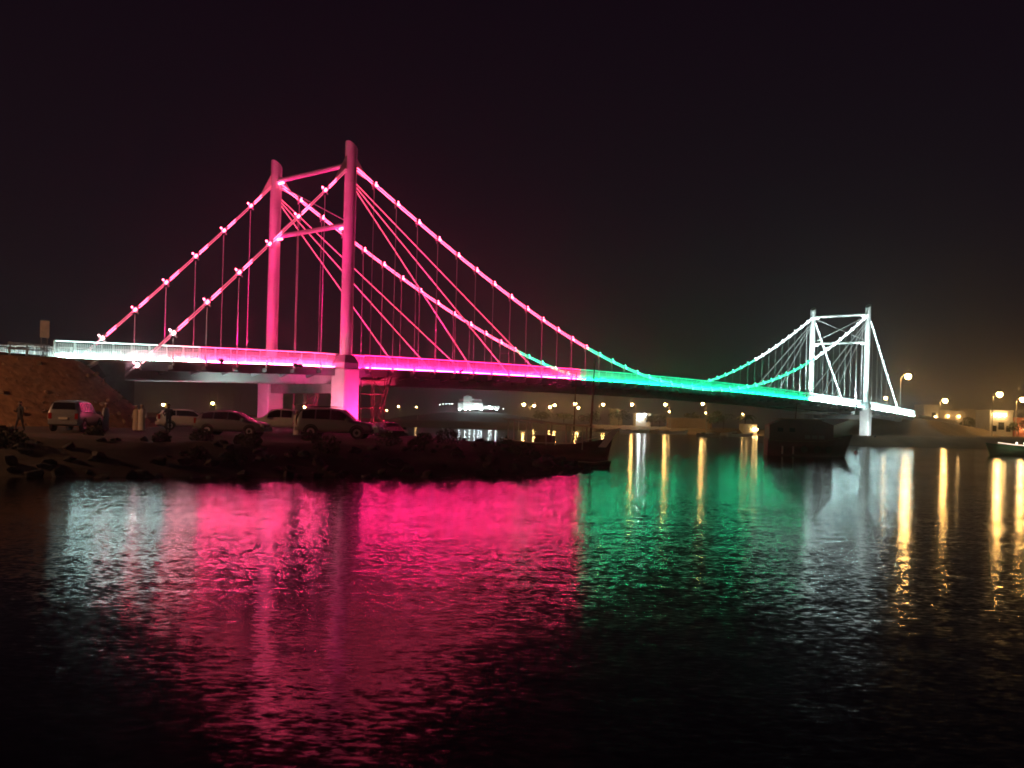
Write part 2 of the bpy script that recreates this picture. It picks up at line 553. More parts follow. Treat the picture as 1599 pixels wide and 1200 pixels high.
# towers -----------------------------------------------------------------
def leg(s0, w0, flip, zg):
    z0, zt, r, n = deck(s0) + 1.15, 28.62, .575, 28
    vs = []
    for z in (z0, None):
        for k in range(n):
            a = 2 * math.pi * k / n
            zz = z if z is not None else zt - flip * math.cos(a) * .42
            vs.append((s0 + r * math.cos(a), w0 + r * math.sin(a), zz))
    fs = [(k, (k + 1) % n, n + (k + 1) % n, n + k) for k in range(n)] + [tuple(range(n))[::-1], tuple(range(n, 2 * n))]
    L = MB().add(vs, fs).build('tower_leg', steel, BR, smooth=True)
    for zr in (12.6, 17.1, 21.9, 25.1):
        MB().lathe([(r + .004, zr - .05), (r + .03, zr - .05), (r + .03, zr + .05), (r + .004, zr + .05)], (s0, w0, 0), 28).build('flange_ring', steel, L)
    # flared base box
    q = MB()
    a, b = .66, .88
    zb, zc = deck(s0) - .1, deck(s0) + 1.16
    vs = [(s0 + x * b, w0 + y * b, zb) for x, y in ((-1, -1), (1, -1), (1, 1), (-1, 1))]
    vs += [(s0 + x * b, w0 + y * b, zb + .5) for x, y in ((-1, -1), (1, -1), (1, 1), (-1, 1))]
    vs += [(s0 + x * a * .8, w0 + y * a * .8, zc) for x, y in ((-1, -1), (1, -1), (1, 1), (-1, 1))]
    fs = [(0, 3, 2, 1), (8, 9, 10, 11)]
    for i in (0, 4):
        fs += [(i + k, i + (k + 1) % 4, i + 4 + (k + 1) % 4, i + 4 + k) for k in range(4)]
    q.add(vs, fs).build('leg_base', steel_grey, L)
    # concrete pedestal
    q = MB()
    q.box((s0, w0, (zg + zb - .02) / 2), (1.9, 1.9, zb - .02 - zg))
    P = q.build('pedestal', conc_l, BR)
    md = P.modifiers.new('bevel', 'BEVEL'); md.width = .12; md.segments = 2
    # gusset plates holding the cable
    for sg in (-1, 1):
        q = MB()
        q.prism([(s0 + sg * .5, 27.8), (s0 + sg * .5, 26.2), (s0 + sg * 2.0, cable_z(s0 + sg * 2.0) - .1), (s0 + sg * 2.0, cable_z(s0 + sg * 2.0) + .1)], w0 - .05, w0 + .05, lambda u, v, d: (u, d, v))
        q.build('gusset_plate', steel, L)
    return L
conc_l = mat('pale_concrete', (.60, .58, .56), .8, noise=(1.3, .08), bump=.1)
for s0, flip, zg in ((0, 1, -.5), (SPAN, -1, -1.2)):
    for w0 in (0, WID):
        leg(s0, w0, flip, zg)
    zn = 'pink' if s0 == 0 else 'cool'
    for z, r in ((26.9, .24), (21.15, .24)):
        st = MB().tube([(s0, .5, z), (s0, WID - .5, z)], r, 14).build('strut', steel, BR, smooth=True)
        for wv in (.95, WID - .95):
            MB().box((s0 - .05, wv, z - r - .10), (.22, .7, .10)).build('strut_lamp', knob_led[zn], st)
    for a, b in (((s0 + .1, .4, 26.5), (s0 + .1, WID - .4, 21.5)), ((s0 - .1, .4, 21.5), (s0 - .1, WID - .4, 26.5))):
        MB().tube([a, b], .05, 6).build('cross_brace', steel, BR)
    MB().box((s0, WID / 2, deck(s0) - 2.05), (1.3, WID - 1.9, .9)).build('pier_cross_beam', conc_dark, BR)  # darker concrete puts the shade under the deck into the beam's colour
    # stay cables fanning down into the main span
    for wv in (0.0, WID):
        for k, ds in enumerate((18.3, 24.2, 30.2)):
            sg = 1 if s0 == 0 else -1
            MB().tube([(s0 + sg * .5, wv + .18, 25.35 - .28 * (2 - k)), (s0 + sg * ds, wv + .18, deck(s0 + sg * ds) + .1)], .042, 6).build('stay_cable', steel, BR)
            MB().tube([(s0 + sg * .5, wv + .09, 25.35 - .28 * (2 - k)), (s0 + sg * ds, wv + .09, deck(s0 + sg * ds) + .1)], .013, 5).build('stay_led', stay_glow['pink' if s0 == 0 else 'cool'], BR)  # added glowing line imitating floodlight along the stay

# cables, clamps, hangers ---------------------------------------------------
hang_me = MB().tube([(0, 0, 0), (0, 0, 1)], .036, 6).mesh('hanger', steel)
def clamp_mesh():
    q = MB()
    q.box((0, 0, 0), (.34, .34, .40))
    q.box((0, 0, -.32), (.12, .08, .34))
    return q.mesh('cable_clamp', steel)
clamp_me = clamp_mesh()
knob_me = {k: MB().lathe([(.03, .18), (.07, .21), (.075, .32), (.04, .36)], n=8).box((0, -.20, -.04), (.30, .05, .19)).mesh('clamp_lamp', knob_led[k]) for k in led}
S0C, S1C = -23.6, 158.7
def cable_pts(a, b, step=1.0):
    n = max(2, int(math.ceil((b - a) / step)))
    return [a + (b - a) * i / n for i in range(n + 1)]
for wv in (0.0, WID):
    for seg in ((S0C, -.35), (.35, SPAN - .35), (SPAN + .35, S1C)):
        cab = MB().tube([(s, wv, cable_z(s)) for s in cable_pts(*seg, 1.5)], .10, 10).build('main_cable', steel, BR, smooth=True)
        nodes = [s for s in HS if seg[0] + .5 < s < seg[1] - .5]
        for s in nodes:
            zc = cable_z(s)
            pt = math.atan2(cable_z(s + .2) - cable_z(s - .2), .4)
            c_ = inst('cable_clamp', clamp_me, cab, (s, wv, zc), (0, -pt, 0))
            inst('clamp_lamp', knob_me[czone(s)], cab, (s + (.12 if s > 0 else -.12), wv, zc), (0, -pt, 0))
            zb = deck(s) - .3
            if zc - .45 > zb + .3 and -20 < s < 159:
                inst('hanger', hang_me, BR, (s, wv, zb), (0, 0, 0), (1, 1, zc - .45 - zb))
        ends = [seg[0]] + nodes + [seg[1]]
        for a, b in zip(ends[:-1], ends[1:]):
            if b - a < .8 or b < -19 or b > 160.5: continue
            a2, b2 = a + .32, b - .32
            q = MB()
            for off, dz in ((-.12, .12), (-.12, -.13)):
                if a < 0: b2 = min(b2, a2 + .9)     # back span: short lamps just above every clamp
                q.tube([(s, wv + off, cable_z(s) + dz) for s in (a2, (a2 + b2) / 2, b2)], .020, 5)
            q.build('led_tube', cab_led[czone((a + b) / 2)], cab)
            if a < 0:
                b2 = b - .32
                q = MB()
                for off, dz in ((-.12, .12), (-.12, -.13)):
                    q.tube([(s, wv + off, cable_z(s) + dz) for s in (a2 + 1.0, (a2 + 1.0 + b2) / 2, b2)], .022, 5)
                if b2 > a2 + 1.3: q.build('led_tube', dim_glow, cab)  # added faint glow, imitates lamp fall-off on the cable

# ------------------------------------------------------------------ floodlights
hous_m = mat('floodlight_housing', (.03, .03, .03), .5)
def flood(loc, aim, col, power, size, label, blend=.8, radius=.12):
    loc, aim = Vector(loc), Vector(aim)
    e = empty('floodlight', loc)
    prop(e, label, 'floodlight', 'floodlights aimed at the bridge towers')
    d = (aim - loc).normalized()
    q = d.to_track_quat('-Z', 'Y')
    M = q.to_matrix()
    h = MB().box((0, 0, .16), (.36, .30, .20), mat=None).build('housing', hous_m, e)
    h.rotation_euler = q.to_euler()
    l = MB().box((0, 0, .055), (.30, .24, .004)).build('lens', mat('flood_lens_' + '_'.join('%d' % (c * 100) for c in col), (.8, .8, .8), .3, emit=col, strength=8), e)
    l.rotation_euler = q.to_euler()
    MB().box((0, 0, -.17), (.08, .08, .34)).build('mounting_bracket', hous_m, e)
    ld = bpy.data.lights.new('flood_beam', 'SPOT')
    ld.energy, ld.color, ld.spot_size, ld.spot_blend, ld.shadow_soft_size = power, col, R(size), blend, radius
    lo = bpy.data.objects.new('flood_beam', ld)
    lo.rotation_euler = q.to_euler()
    lo.location = d * .02
    link(lo, e)
    return e
P_, W_L = (1, .003, .23), (.82, 1, 1)
zdA, zdB = deck(-8), deck(130)
flood(bw(-6.5, -1.0, deck(-6.5) + .1), bw(0, 0, 16), P_, 3600, 62, 'small black floodlight on the deck edge before the near pink tower leg')
flood(bw(-6.0, -1.0, deck(-6) + .1), bw(0, 0, 27), P_, 12500, 34, 'small black floodlight aimed at the top of the near pink tower leg', blend=1)
flood(bw(-6.5, WID - 1.8, deck(-6.5) + .4), bw(0, WID, 16), P_, 3600, 62, 'small black floodlight on the deck before the far pink tower leg')
flood(bw(-6.0, WID - 1.8, deck(-6) + .4), bw(0, WID, 27), P_, 12500, 34, 'small black floodlight aimed at the top of the far pink tower leg', blend=1)
flood(bw(130, -1.0, deck(130) + .1), bw(SPAN, 0, 17), W_L, 15000, 60, 'small black floodlight on the deck edge before the near white tower leg')
flood(bw(131, -1.0, deck(131) + .1), bw(SPAN, 0, 27), W_L, 34000, 34, 'small black floodlight aimed at the top of the near white tower leg', blend=1)
flood(bw(130, WID - 1.8, deck(130) + .4), bw(SPAN, WID, 17), W_L, 15000, 60, 'small black floodlight on the deck before the far white tower leg')
flood(bw(131, WID - 1.8, deck(131) + .4), bw(SPAN, WID, 27), W_L, 34000, 34, 'small black floodlight aimed at the top of the far white tower leg', blend=1)
for wv, nm in ((-.9, 'near'), (WID - 1.6, 'far')):
    wl = 0 if wv < 0 else WID
    flood(bw(15, wv, deck(15) + .25), bw(4, wl, 22), P_, 12000, 58, 'small black floodlight shining up the %s pink stay cables' % nm, blend=.9)
    flood(bw(SPAN - 15, wv, deck(SPAN - 15) + .25), bw(SPAN - 4, wl, 22), W_L, 6000, 58, 'small black floodlight shining up the %s white stay cables' % nm, blend=.9)
    flood(bw(-14, wv, deck(-14) + .25), bw(-4, wl, 20), P_, 4000, 60, 'small black floodlight shining up the %s pink back cable' % nm, blend=.9)
# pedestal uplights on the ground
pA = bw(1.2, -4.2); pA.z = gz(pA.x, pA.y) + .35
flood(pA, bw(0, 0, 4.5), (1, .03, .25), 5200, 80, 'pink ground floodlight at the foot of the near tower pedestal')
pB = bw(-4.5, -1.2); pB.z = gz(pB.x, pB.y) + .35
flood(pB, bw(0, 0, 5), (1, .20, .36), 2600, 80, 'pale pink ground floodlight beside the near tower pedestal')
pS = bw(9.5, -2.5); pS.z = max(.2, gz(pS.x, pS.y)) + .35  # extra lamp added only to redden and brighten the scaffold
flood(pS, bw(4.6, 1.5, 4), (1, .03, .12), 6000, 80, 'red ground floodlight beside the tall scaffold tower')
pC = bw(-4.5, WID - 3.5); pC.z = gz(pC.x, pC.y) + .35
flood(pC, bw(0, WID, 4.5), (1, .06, .28), 1300, 90, 'pink ground floodlight under the deck at the far tower pedestal')
pD = bw(-12, 1.0); pD.z = gz(pD.x, pD.y) + .35
flood(pD, bw(-10, 4.0, 7), (.8, 1, .95), 1500, 150, 'white ground floodlight shining up at the girders under the deck')
pE = bw(134, -3.4); pE.z = max(.3, fz(pE.x, pE.y)) + .4
flood(pE, bw(SPAN, 0, 4.5), W_L, 2600, 80, 'white floodlight on the shore at the near white tower pedestal')

# ------------------------------------------------------------------ left abutment, guardrail, sign
ab = empty('bridge_abutment', bw(-23.5, 0, 0), RZ)
prop(ab, 'concrete bridge abutment with sloping wing wall below the left end of the deck', 'abutment')
zt = deck(-23) - .25
def ablk(name, poly, w0, w1, m, parent):
    return MB().prism([(u + 23.5, v) for u, v in poly], w0, w1, lambda u, v, d: (u, d, v)).build(name, m, parent)
ablk('abutment_wall', [(-27.5, .8), (-21.4, .8), (-21.4, zt - 1.35), (-22.2, zt - 1.35), (-22.2, zt), (-27.5, zt)], -.35, WID + .35, conc, ab)
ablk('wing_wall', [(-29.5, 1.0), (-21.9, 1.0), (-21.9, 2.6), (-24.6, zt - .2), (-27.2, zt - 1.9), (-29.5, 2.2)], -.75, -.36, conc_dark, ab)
ablk('coping', [(-27.5, zt - 2.12), (-24.6, zt - .2), (-24.6, zt + .04), (-27.7, zt - 1.95)], -.95, -.34, conc_l, ab)  # paler concrete puts the light on this edge into its colour
ablk('anchor_block', [(-25.4, 2.4), (-23.2, 2.4), (-22.6, 4.6), (-23.6, 5.5), (-25.4, 4.4)], -.95, -.352, conc, ab)

gr = empty('guardrail', bw(-30, .9, 0), RZ)
prop(gr, 'pale roadside guardrail on the embankment left of the bridge railing', 'guardrail')
for zz in (7.42, 7.05):
    MB().box((1.1, 0, zz), (3.0, .07, .14)).build('rail_beam', galv, gr)
for k in range(3):
    MB().box((-.2 + k * 1.2, .08, 6.95), (.12, .10, 1.2)).build('post', galv, gr)

sg = empty('road_sign', bw(-28.6, -.9, 0), RZ - .15)
prop(sg, 'tall pale road sign on two posts at the left end of the bridge', 'sign')
zs = at(62, 515, 69).z
MB().box((0, 0, zs), (.62, .05, 1.22)).build('sign_panel', mat('faded_sign_face', (.55, .54, .52), .5, noise=(3, .15)), sg)
for dx in (-.2, .2):
    MB().box((dx, .06, (zs + 6.1) / 2), (.06, .05, zs - 6.1 + .8)).build('sign_post', galv, sg)

# ------------------------------------------------------------------ scaffolds by the near tower
scaf_m = mat('rusty_scaffold_tube', (.35, .26, .22), .6, .3, noise=(4, .3))
def scaffold(s0, w0, h, label, lx=1.7, ly=1.6):
    b0 = bw(s0, w0)
    z0 = gz(b0.x, b0.y) - .05
    e = empty('scaffold_tower', (b0.x, b0.y, z0), RZ)
    prop(e, label, 'scaffold', 'scaffold towers at the pink tower')
    for x in (-lx / 2, lx / 2):
        for y in (-ly / 2, ly / 2):
            MB().tube([(x, y, 0), (x, y, h)], .05, 6).build('standard', scaf_m, e)
    k = 0
    z = .9
    while z < h:
        for y in (-ly / 2, ly / 2):
            MB().tube([(-lx / 2 - .25, y, z), (lx / 2 + .25, y, z)], .045, 6).build('ledger', scaf_m, e)
        for x in (-lx / 2, lx / 2):
            MB().tube([(x, -ly / 2 - .2, z), (x, ly / 2 + .2, z)], .045, 6).build('transom', scaf_m, e)
        a, b = (-lx / 2, lx / 2) if k % 2 else (lx / 2, -lx / 2)
        if z + 1.4 < h:
            MB().tube([(a, -ly / 2 - .06, z), (b, -ly / 2 - .06, z + 1.4)], .04, 6).build('brace', scaf_m, e)
        if k % 2 == 1:
            MB().box((0, 0, z + .06), (lx, ly, .05)).build('platform', mat('scaffold_boards', (.25, .18, .12), .9, noise=(3, .3)), e)
        z += 1.4
        k += 1
    MB().tube([(-lx / 2 - .1, -ly / 2 - .25, .1), (lx / 2 + .3, -ly / 2 - .25, h - .3)], .05, 6).build('ladder_rail', scaf_m, e)
    MB().tube([(-lx / 2 + .3, -ly / 2 - .25, .1), (lx / 2 + .7, -ly / 2 - .25, h - .3)], .05, 6).build('ladder_rail', scaf_m, e)
scaffold(4.6, 1.2, 5.9, 'tall red-lit scaffold tower right of the near pink pedestal')
scaffold(1.5, 7.9, 5.2, 'red-lit scaffold tower between the two pink pedestals')

# ------------------------------------------------------------------ vehicles
tyre_m = mat('tyre_rubber', (.02, .02, .02), .85)
rim_m = mat('alloy_rim', (.5, .5, .5), .35, .7)
glass_m = mat('tinted_glass', (.012, .012, .014), .25, spec=.10)
black_m = mat('black_plastic', (.025, .025, .025), .6)
red_l = mat('tail_lamp_red', (.35, .02, .02), .25)
clear_l = mat('headlamp_clear', (.7, .7, .68), .15)
plate_m = mat('number_plate', (.75, .72, .6), .5)
def interp(st, x):
    for a, b in zip(st[:-1], st[1:]):
        if a[0] <= x <= b[0]:
            t = (x - a[0]) / (b[0] - a[0])
            return [a[i] + (b[i] - a[i]) * t for i in range(len(a))]
    return list(st[0] if x < st[0][0] else st[-1])
# station: x, half width, belt z, top z, top half width
CARS = {
 'suv': dict(st=[(-2.35, .80, .98, 1.02, .74), (-2.30, .90, 1.08, 1.30, .78), (-2.12, .93, 1.12, 1.76, .70), (-1.7, .94, 1.12, 1.86, .70), (-.3, .95, 1.10, 1.88, .71), (.35, .95, 1.08, 1.82, .70), (1.08, .94, 1.08, 1.16, .78), (1.3, .94, 1.06, 1.12, .80), (2.1, .92, 1.0, 1.04, .78), (2.3, .86, .82, .90, .74), (2.37, .78, .72, .76, .7)],
   win=[(-2.0, -1.2), (-1.12, -.28), (-.2, .72)], wheels=(-1.42, 1.42), wr=.39, zb=.34, ws=(.4, 1.02), rs=(-2.29, -2.14)),
 'crossover': dict(st=[(-2.2, .78, .92, .96, .70), (-2.12, .86, 1.0, 1.15, .72), (-1.75, .88, 1.02, 1.46, .64), (-1.3, .90, 1.02, 1.56, .64), (-.2, .91, 1.0, 1.60, .65), (.35, .91, .98, 1.53, .63), (1.2, .90, .96, 1.02, .72), (1.35, .90, .95, .99, .74), (2.0, .86, .86, .90, .72), (2.2, .78, .70, .74, .66)],
   win=[(-1.7, -1.0), (-.92, -.1), (-.02, .85)], wheels=(-1.32, 1.36), wr=.34, zb=.28, ws=(.4, 1.15), rs=(-2.08, -1.78)),
 'hatch': dict(st=[(-2.0, .74, .86, .90, .68), (-1.94, .82, .96, 1.1, .70), (-1.7, .84, .98, 1.38, .62), (-1.3, .85, .98, 1.47, .62), (-.1, .86, .96, 1.50, .63), (.4, .86, .95, 1.42, .61), (1.15, .85, .92, .98, .70), (1.8, .82, .84, .88, .68), (2.0, .74, .66, .70, .62)],
   win=[(-1.55, -.85), (-.78, .75)], wheels=(-1.2, 1.25), wr=.31, zb=.26, ws=(.45, 1.1), rs=(-1.92, -1.72)),
 'pickup': dict(st=[(-2.6, .84, 1.0, 1.03, .80), (-2.55, .90, 1.02, 1.06, .84), (-.95, .92, 1.04, 1.08, .84), (-.86, .92, 1.06, 1.6, .72), (-.7, .93, 1.08, 1.74, .70), (.3, .93, 1.08, 1.77, .70), (.65, .93, 1.06, 1.70, .69), (1.3, .92, 1.05, 1.13, .78), (1.5, .92, 1.04, 1.10, .80), (2.3, .90, .98, 1.02, .78), (2.55, .82, .80, .84, .70)],
   win=[(-.74, -.02), (.06, .95)], wheels=(-1.55, 1.6), wr=.39, zb=.42, ws=(.7, 1.24), rs=(-.93, -.84)),
}
def make_car(kind, loc, rz, paint, label, rack=False, spare=False):
    C = CARS[kind]
    st, zb = C['st'], C['zb']
    e = empty('parked_car' if kind != 'pickup' else 'pickup_truck', loc, rz)
    prop(e, label, 'car' if kind != 'pickup' else 'pickup truck', 'vehicles parked on the near bank')
    q = MB()
    rings = []
    for x, hw, zl, ztp, tw in st:
        endf = 0 if abs(x) < abs(st[-1][0]) - .12 else .12
        half = [(.0, zb + endf), (hw - .08, zb + endf), (hw - .01, zb + .18 + endf), (hw, (zb + zl) / 2 + .1), (hw - .02, zl), (tw + .02, ztp - .05), (tw - .09, ztp), (0, ztp + .015)]
        ring = [(x, y, z) for y, z in half] + [(x, -y, z) for y, z in half[-2:0:-1]]
        rings.append(ring)
    n = len(rings[0])
    vs = [v for r in rings for v in r]
    fs = [(i * n + k, i * n + (k + 1) % n, (i + 1) * n + (k + 1) % n, (i + 1) * n + k) for i in range(len(rings) - 1) for k in range(n)]
    fs += [tuple(range(n))[::-1], tuple((len(rings) - 1) * n + k for k in range(n))]
    q.add(vs, fs)
    body = q.build('body', paint, e, smooth=True)
    md = body.modifiers.new('subsurf', 'SUBSURF'); md.levels = 1; md.render_levels = 1
    def side_pt(x, t, sgn, off=.022):
        _, hw, zl, ztp, tw = interp(st, x)
        y = (hw - .02) + (tw + .02 - hw + .02) * t
        return (x, sgn * (y + off), zl + (ztp - .05 - zl) * t)
    for sgn in (-1, 1):
        for a, b in C['win']:
            q = MB()
            lo = [a + (b - a) * i / 4 for i in range(5)]
            # trim the upper corners where the roof slopes
            pts_t = []
            for x in lo:
                _, hw, zl, ztp, tw = interp(st, x)
                pts_t.append(.90 if ztp - zl > .35 else .5)
            vs = [side_pt(x, .10, sgn) for x in lo] + [side_pt(x, pts_t[i], sgn) for i, x in enumerate(lo)]
            q.add(vs, [(i, i + 1, 6 + i, 5 + i) for i in range(4)])
            q.build('side_window', glass_m, e)
        mx = C['ws'][1] - .25
        _, hw, zl, ztp, tw = interp(st, mx)
        mi = MB().box((mx, sgn * (hw + .13), zl + .08), (.12, .24, .18)).build('wing_mirror', paint, e)
    for nm, (a, b) in (('windscreen', C['ws']), ('rear_window', C['rs'])):
        A_, B_ = interp(st, a), interp(st, b)
        lowf = nm == 'windscreen'
        vs = []
        for S_, k in ((A_, .06), (B_, .06)):
            for y in (-1, -.5, .5, 1):
                vs.append((S_[0] + (.03 if lowf else -.035), y * (S_[4] - .12 if abs(y) == 1 else S_[4] - .05), S_[3] + (.015 if abs(y) < 1 else -.004)))
        MB().add(vs, [(i, i + 1, 5 + i, 4 + i) for i in range(3)]).build(nm, glass_m, e)
    xr, xf = st[0][0], st[-1][0]
    for sgn in (-1, 1):
        MB().box((xr + .07, sgn * .74, .93 if kind != 'pickup' else .86), (.14, .20, .34)).build('tail_lamp', red_l, e)
        MB().box((xf - .13, sgn * .66, .74 if kind != 'pickup' else .86), (.16, .30, .16)).build('headlamp', clear_l, e)
    MB().box((xr + .0, 0, zb + .22), (.20, 1.62, .22)).build('rear_bumper', black_m if kind == 'pickup' else paint, e)
    MB().box((xf - .04, 0, zb + .18), (.22, 1.56, .22)).build('front_bumper', black_m, e)
    MB().box((xr - .03, 0, .80), (.02, .50, .13)).build('number_plate', plate_m, e)
    MB().box((xf - .02, 0, .66), (.06, .9, .16)).build('grille', black_m, e)
    for x in C['wheels']:
        for sgn in (-1, 1):
            wr = C['wr']
            hw = interp(st, x)[1]
            t = MB().lathe([(wr * .62, -.11), (wr * .93, -.12), (wr, -.08), (wr, .08), (wr * .93, .12), (wr * .62, .11)], (x, sgn * (hw - .10), wr), 20, 'Y').build('tyre', tyre_m, e, smooth=True)
            MB().lathe([(wr * .1, sgn * .105), (wr * .6, sgn * .118), (wr * .64, sgn * .10)], (x, sgn * (hw - .10), wr), 14, 'Y').build('rim', rim_m, t)
            ar = MB()
            ring = [(math.cos(math.pi * i / 12), math.sin(math.pi * i / 12)) for i in range(13)]
            vs = [(x + c * wr * 1.02, sgn * (hw + .012), wr + s_ * wr * 1.02) for c, s_ in ring] + [(x + c * wr * 1.22, sgn * (hw + .012), wr + s_ * wr * 1.22) for c, s_ in ring]
            ar.add(vs, [(i, i + 1, 14 + i, 13 + i) for i in range(12)])
            ar.build('wheel_arch', black_m, e)
    if spare:
        MB().lathe([(.1, -.1), (.33, -.1), (.36, 0), (.33, .1), (.1, .1)], (0, 0, 0), 18, 'Y').build('spare_wheel_cover', black_m, e, smooth=True, loc=(xr - .12, .1, 1.08)).rotation_euler = (0, 0, R(90))
    if rack:
        for sgn in (-1, 1):
            MB().tube([(-1.6, sgn * .58, 1.93), (.1, sgn * .58, 1.95)], .025, 6).build('roof_rail', black_m, e)
    return e
white_p = mat('white_car_paint', (.72, .71, .68), .25, noise=(2, .05))
silver_p = mat('silver_car_paint', (.34, .35, .36), .3, .4)
grey_p = mat('grey_car_paint', (.22, .23, .25), .3, .3)
dark_p = mat('dark_car_paint', (.04, .042, .048), .25, .2)
def on_bank(px, Y):
    p = at(px, 660, Y)
    p.z = gz(p.x, p.y) + .0
    return p
make_car('suv', on_bank(119, 58), R(97), silver_p, 'pale grey four-wheel drive seen from behind, parked below the gravel embankment')
make_car('hatch', on_bank(292, 68), R(24), white_p, 'white hatchback partly hidden behind the low grey crossover')
make_car('crossover', on_bank(364, 60), R(-4), grey_p, 'grey crossover in profile, parked nearest the dark rocks')
make_car('pickup', on_bank(442, 68), R(184), white_p, 'cream white pickup facing left in front of the far pedestal')
make_car('suv', on_bank(527, 59), R(-3), silver_p, 'silver four-wheel drive in profile before the near pink pedestal', rack=True, spare=True)
make_car('hatch', on_bank(608, 77), R(-60), dark_p, 'small dark hatchback right of the scaffold tower')

# ------------------------------------------------------------------ people
skin_m = mat('skin', (.30, .18, .12), .6)
robe_m = mat('white_robe', (.70, .67, .62), .85, noise=(3, .06))
tan_m = mat('beige_robe', (.45, .38, .30), .85, noise=(3, .08))
darkc_m = mat('dark_clothing', (.03, .03, .04), .9, noise=(3, .2))
hair_m = mat('black_hair', (.015, .012, .01), .7)
cap_m = mat('embroidered_cap', (.6, .55, .5), .8, noise=(12, .3))
def person(loc, rz, label, cloth, robe=False, arm='down', stride=0.0, h=1.74):
    e = empty('person', loc, rz)
    prop(e, label, 'person')
    k = h / 1.75
    V, E_, Rr = [], [], []
    def v(p, r):
        V.append((p[0] * k, p[1] * k, p[2] * k)); Rr.append(r * k)
        return len(V) - 1
    def chain(ids):
        for a, b in zip(ids[:-1], ids[1:]): E_.append((a, b))
    pel = v((0, 0, .95), .145)
    che = v((0, .0, 1.22), .15)
    sh = v((0, 0, 1.40), .12)
    nk = v((0, .01, 1.50), .055)
    hd = v((.0, .02, 1.60), .085)
    ht = v((0, .025, 1.69), .075)
    chain([pel, che, sh, nk, hd, ht])
    for sgn in (-1, 1):
        so_ = v((sgn * .19, 0, 1.40), .062)
        if arm == 'bent' and sgn == 1:
            el = v((sgn * .27, .06, 1.14), .045); wr_ = v((sgn * .14, .27, 1.18), .033); ha = v((sgn * .10, .34, 1.22), .035)
        elif arm == 'hips':
            el = v((sgn * .36, -.08, 1.18), .045); wr_ = v((sgn * .21, .06, 1.02), .035); ha = v((sgn * .17, .08, .99), .035)
        else:
            el = v((sgn * .25, -.02, 1.12), .045); wr_ = v((sgn * .27, .05, .88), .033); ha = v((sgn * .27, .07, .79), .034)
        chain([sh, so_, el, wr_, ha])
        st_ = stride * sgn
        hip = v((sgn * .095, 0, .90), .10)
        kn = v((sgn * .10, .06 * abs(stride) + st_ * .5, .49), .062)
        an = v((sgn * .105, st_, .09), .043)
        to = v((sgn * .115, st_ + .16, .035), .036)
        chain([pel, hip, kn, an, to])
    me = bpy.data.meshes.new('body')
    me.from_pydata(V, E_, [])
    o = bpy.data.objects.new('body', me)
    link(o, e)
    md = o.modifiers.new('skin', 'SKIN')
    md.use_smooth_shade = True
    sv = me.skin_vertices[0].data
    for i, r in enumerate(Rr):
        sv[i].radius = (r, r)
        sv[i].use_root = (i == 0)
    md2 = o.modifiers.new('subsurf', 'SUBSURF'); md2.levels = 1; md2.render_levels = 1
    me.materials.append(cloth if not robe else skin_m)
    # head with face, hair or cap
    hq = MB().sphere((0, .025 * k, 1.645 * k), .098 * k, 12, 8)
    hq.box((0, .125 * k, 1.635 * k), (.025 * k, .04 * k, .045 * k))
    hq.box((.1 * k, .02 * k, 1.64 * k), (.02 * k, .04 * k, .055 * k)).box((-.1 * k, .02 * k, 1.64 * k), (.02 * k, .04 * k, .055 * k))
    hq.build('head', skin_m, e, smooth=True)
    MB().lathe([(.103 * k, 1.665 * k), (.104 * k, 1.70 * k), (.085 * k, 1.745 * k), (.03 * k, 1.765 * k)], (0, .005, 0), 12).build('cap' if robe else 'hair', cap_m if robe else hair_m, e, smooth=True)
    if robe:
        rb = MB().lathe([(.24 * k, .08), (.225 * k, .5 * k), (.20 * k, .95 * k), (.205 * k, 1.22 * k), (.185 * k, 1.38 * k), (.07 * k, 1.49 * k)], (0, 0, 0), 14)
        for vi, (x, y, z) in enumerate(rb.v):
            rb.v[vi] = (x * 1.1, y * .78, z)
        rb.build('robe', cloth, e, smooth=True)
        for sgn in (-1, 1):
            MB().tube([(sgn * .17 * k, 0, 1.40 * k), (sgn * .25 * k, -.02, 1.12 * k), (sgn * .27 * k, .05, .90 * k)], [.075 * k, .07 * k, .065 * k], 8).build('sleeve', cloth, e, smooth=True)
    return e
pl = on_bank(31, 64); pl.z = max(pl.z, 1.7)
person(on_bank(31, 57), R(150), 'person in dark clothes walking along the foot of the gravel embankment', darkc_m, stride=.22, arm='bent', h=1.8)
person(on_bank(165, 60), R(-100), 'person in a white robe standing just right of the leftmost four-wheel drive', robe_m, True, h=1.76)
person(on_bank(213, 63), R(170), 'left one of two people in robes standing below the abutment', tan_m, True, h=1.72)
person(on_bank(221, 63), R(-170), 'right one of two people in robes standing below the abutment', robe_m, True, h=1.78)
person(on_bank(263, 61), R(40), 'person in a dark jacket standing behind the white hatchback', darkc_m, arm='hips', h=1.82)
person(on_bank(464, 64), R(160), 'person in a white robe standing between the pickup and the silver car', robe_m, True, h=1.72)

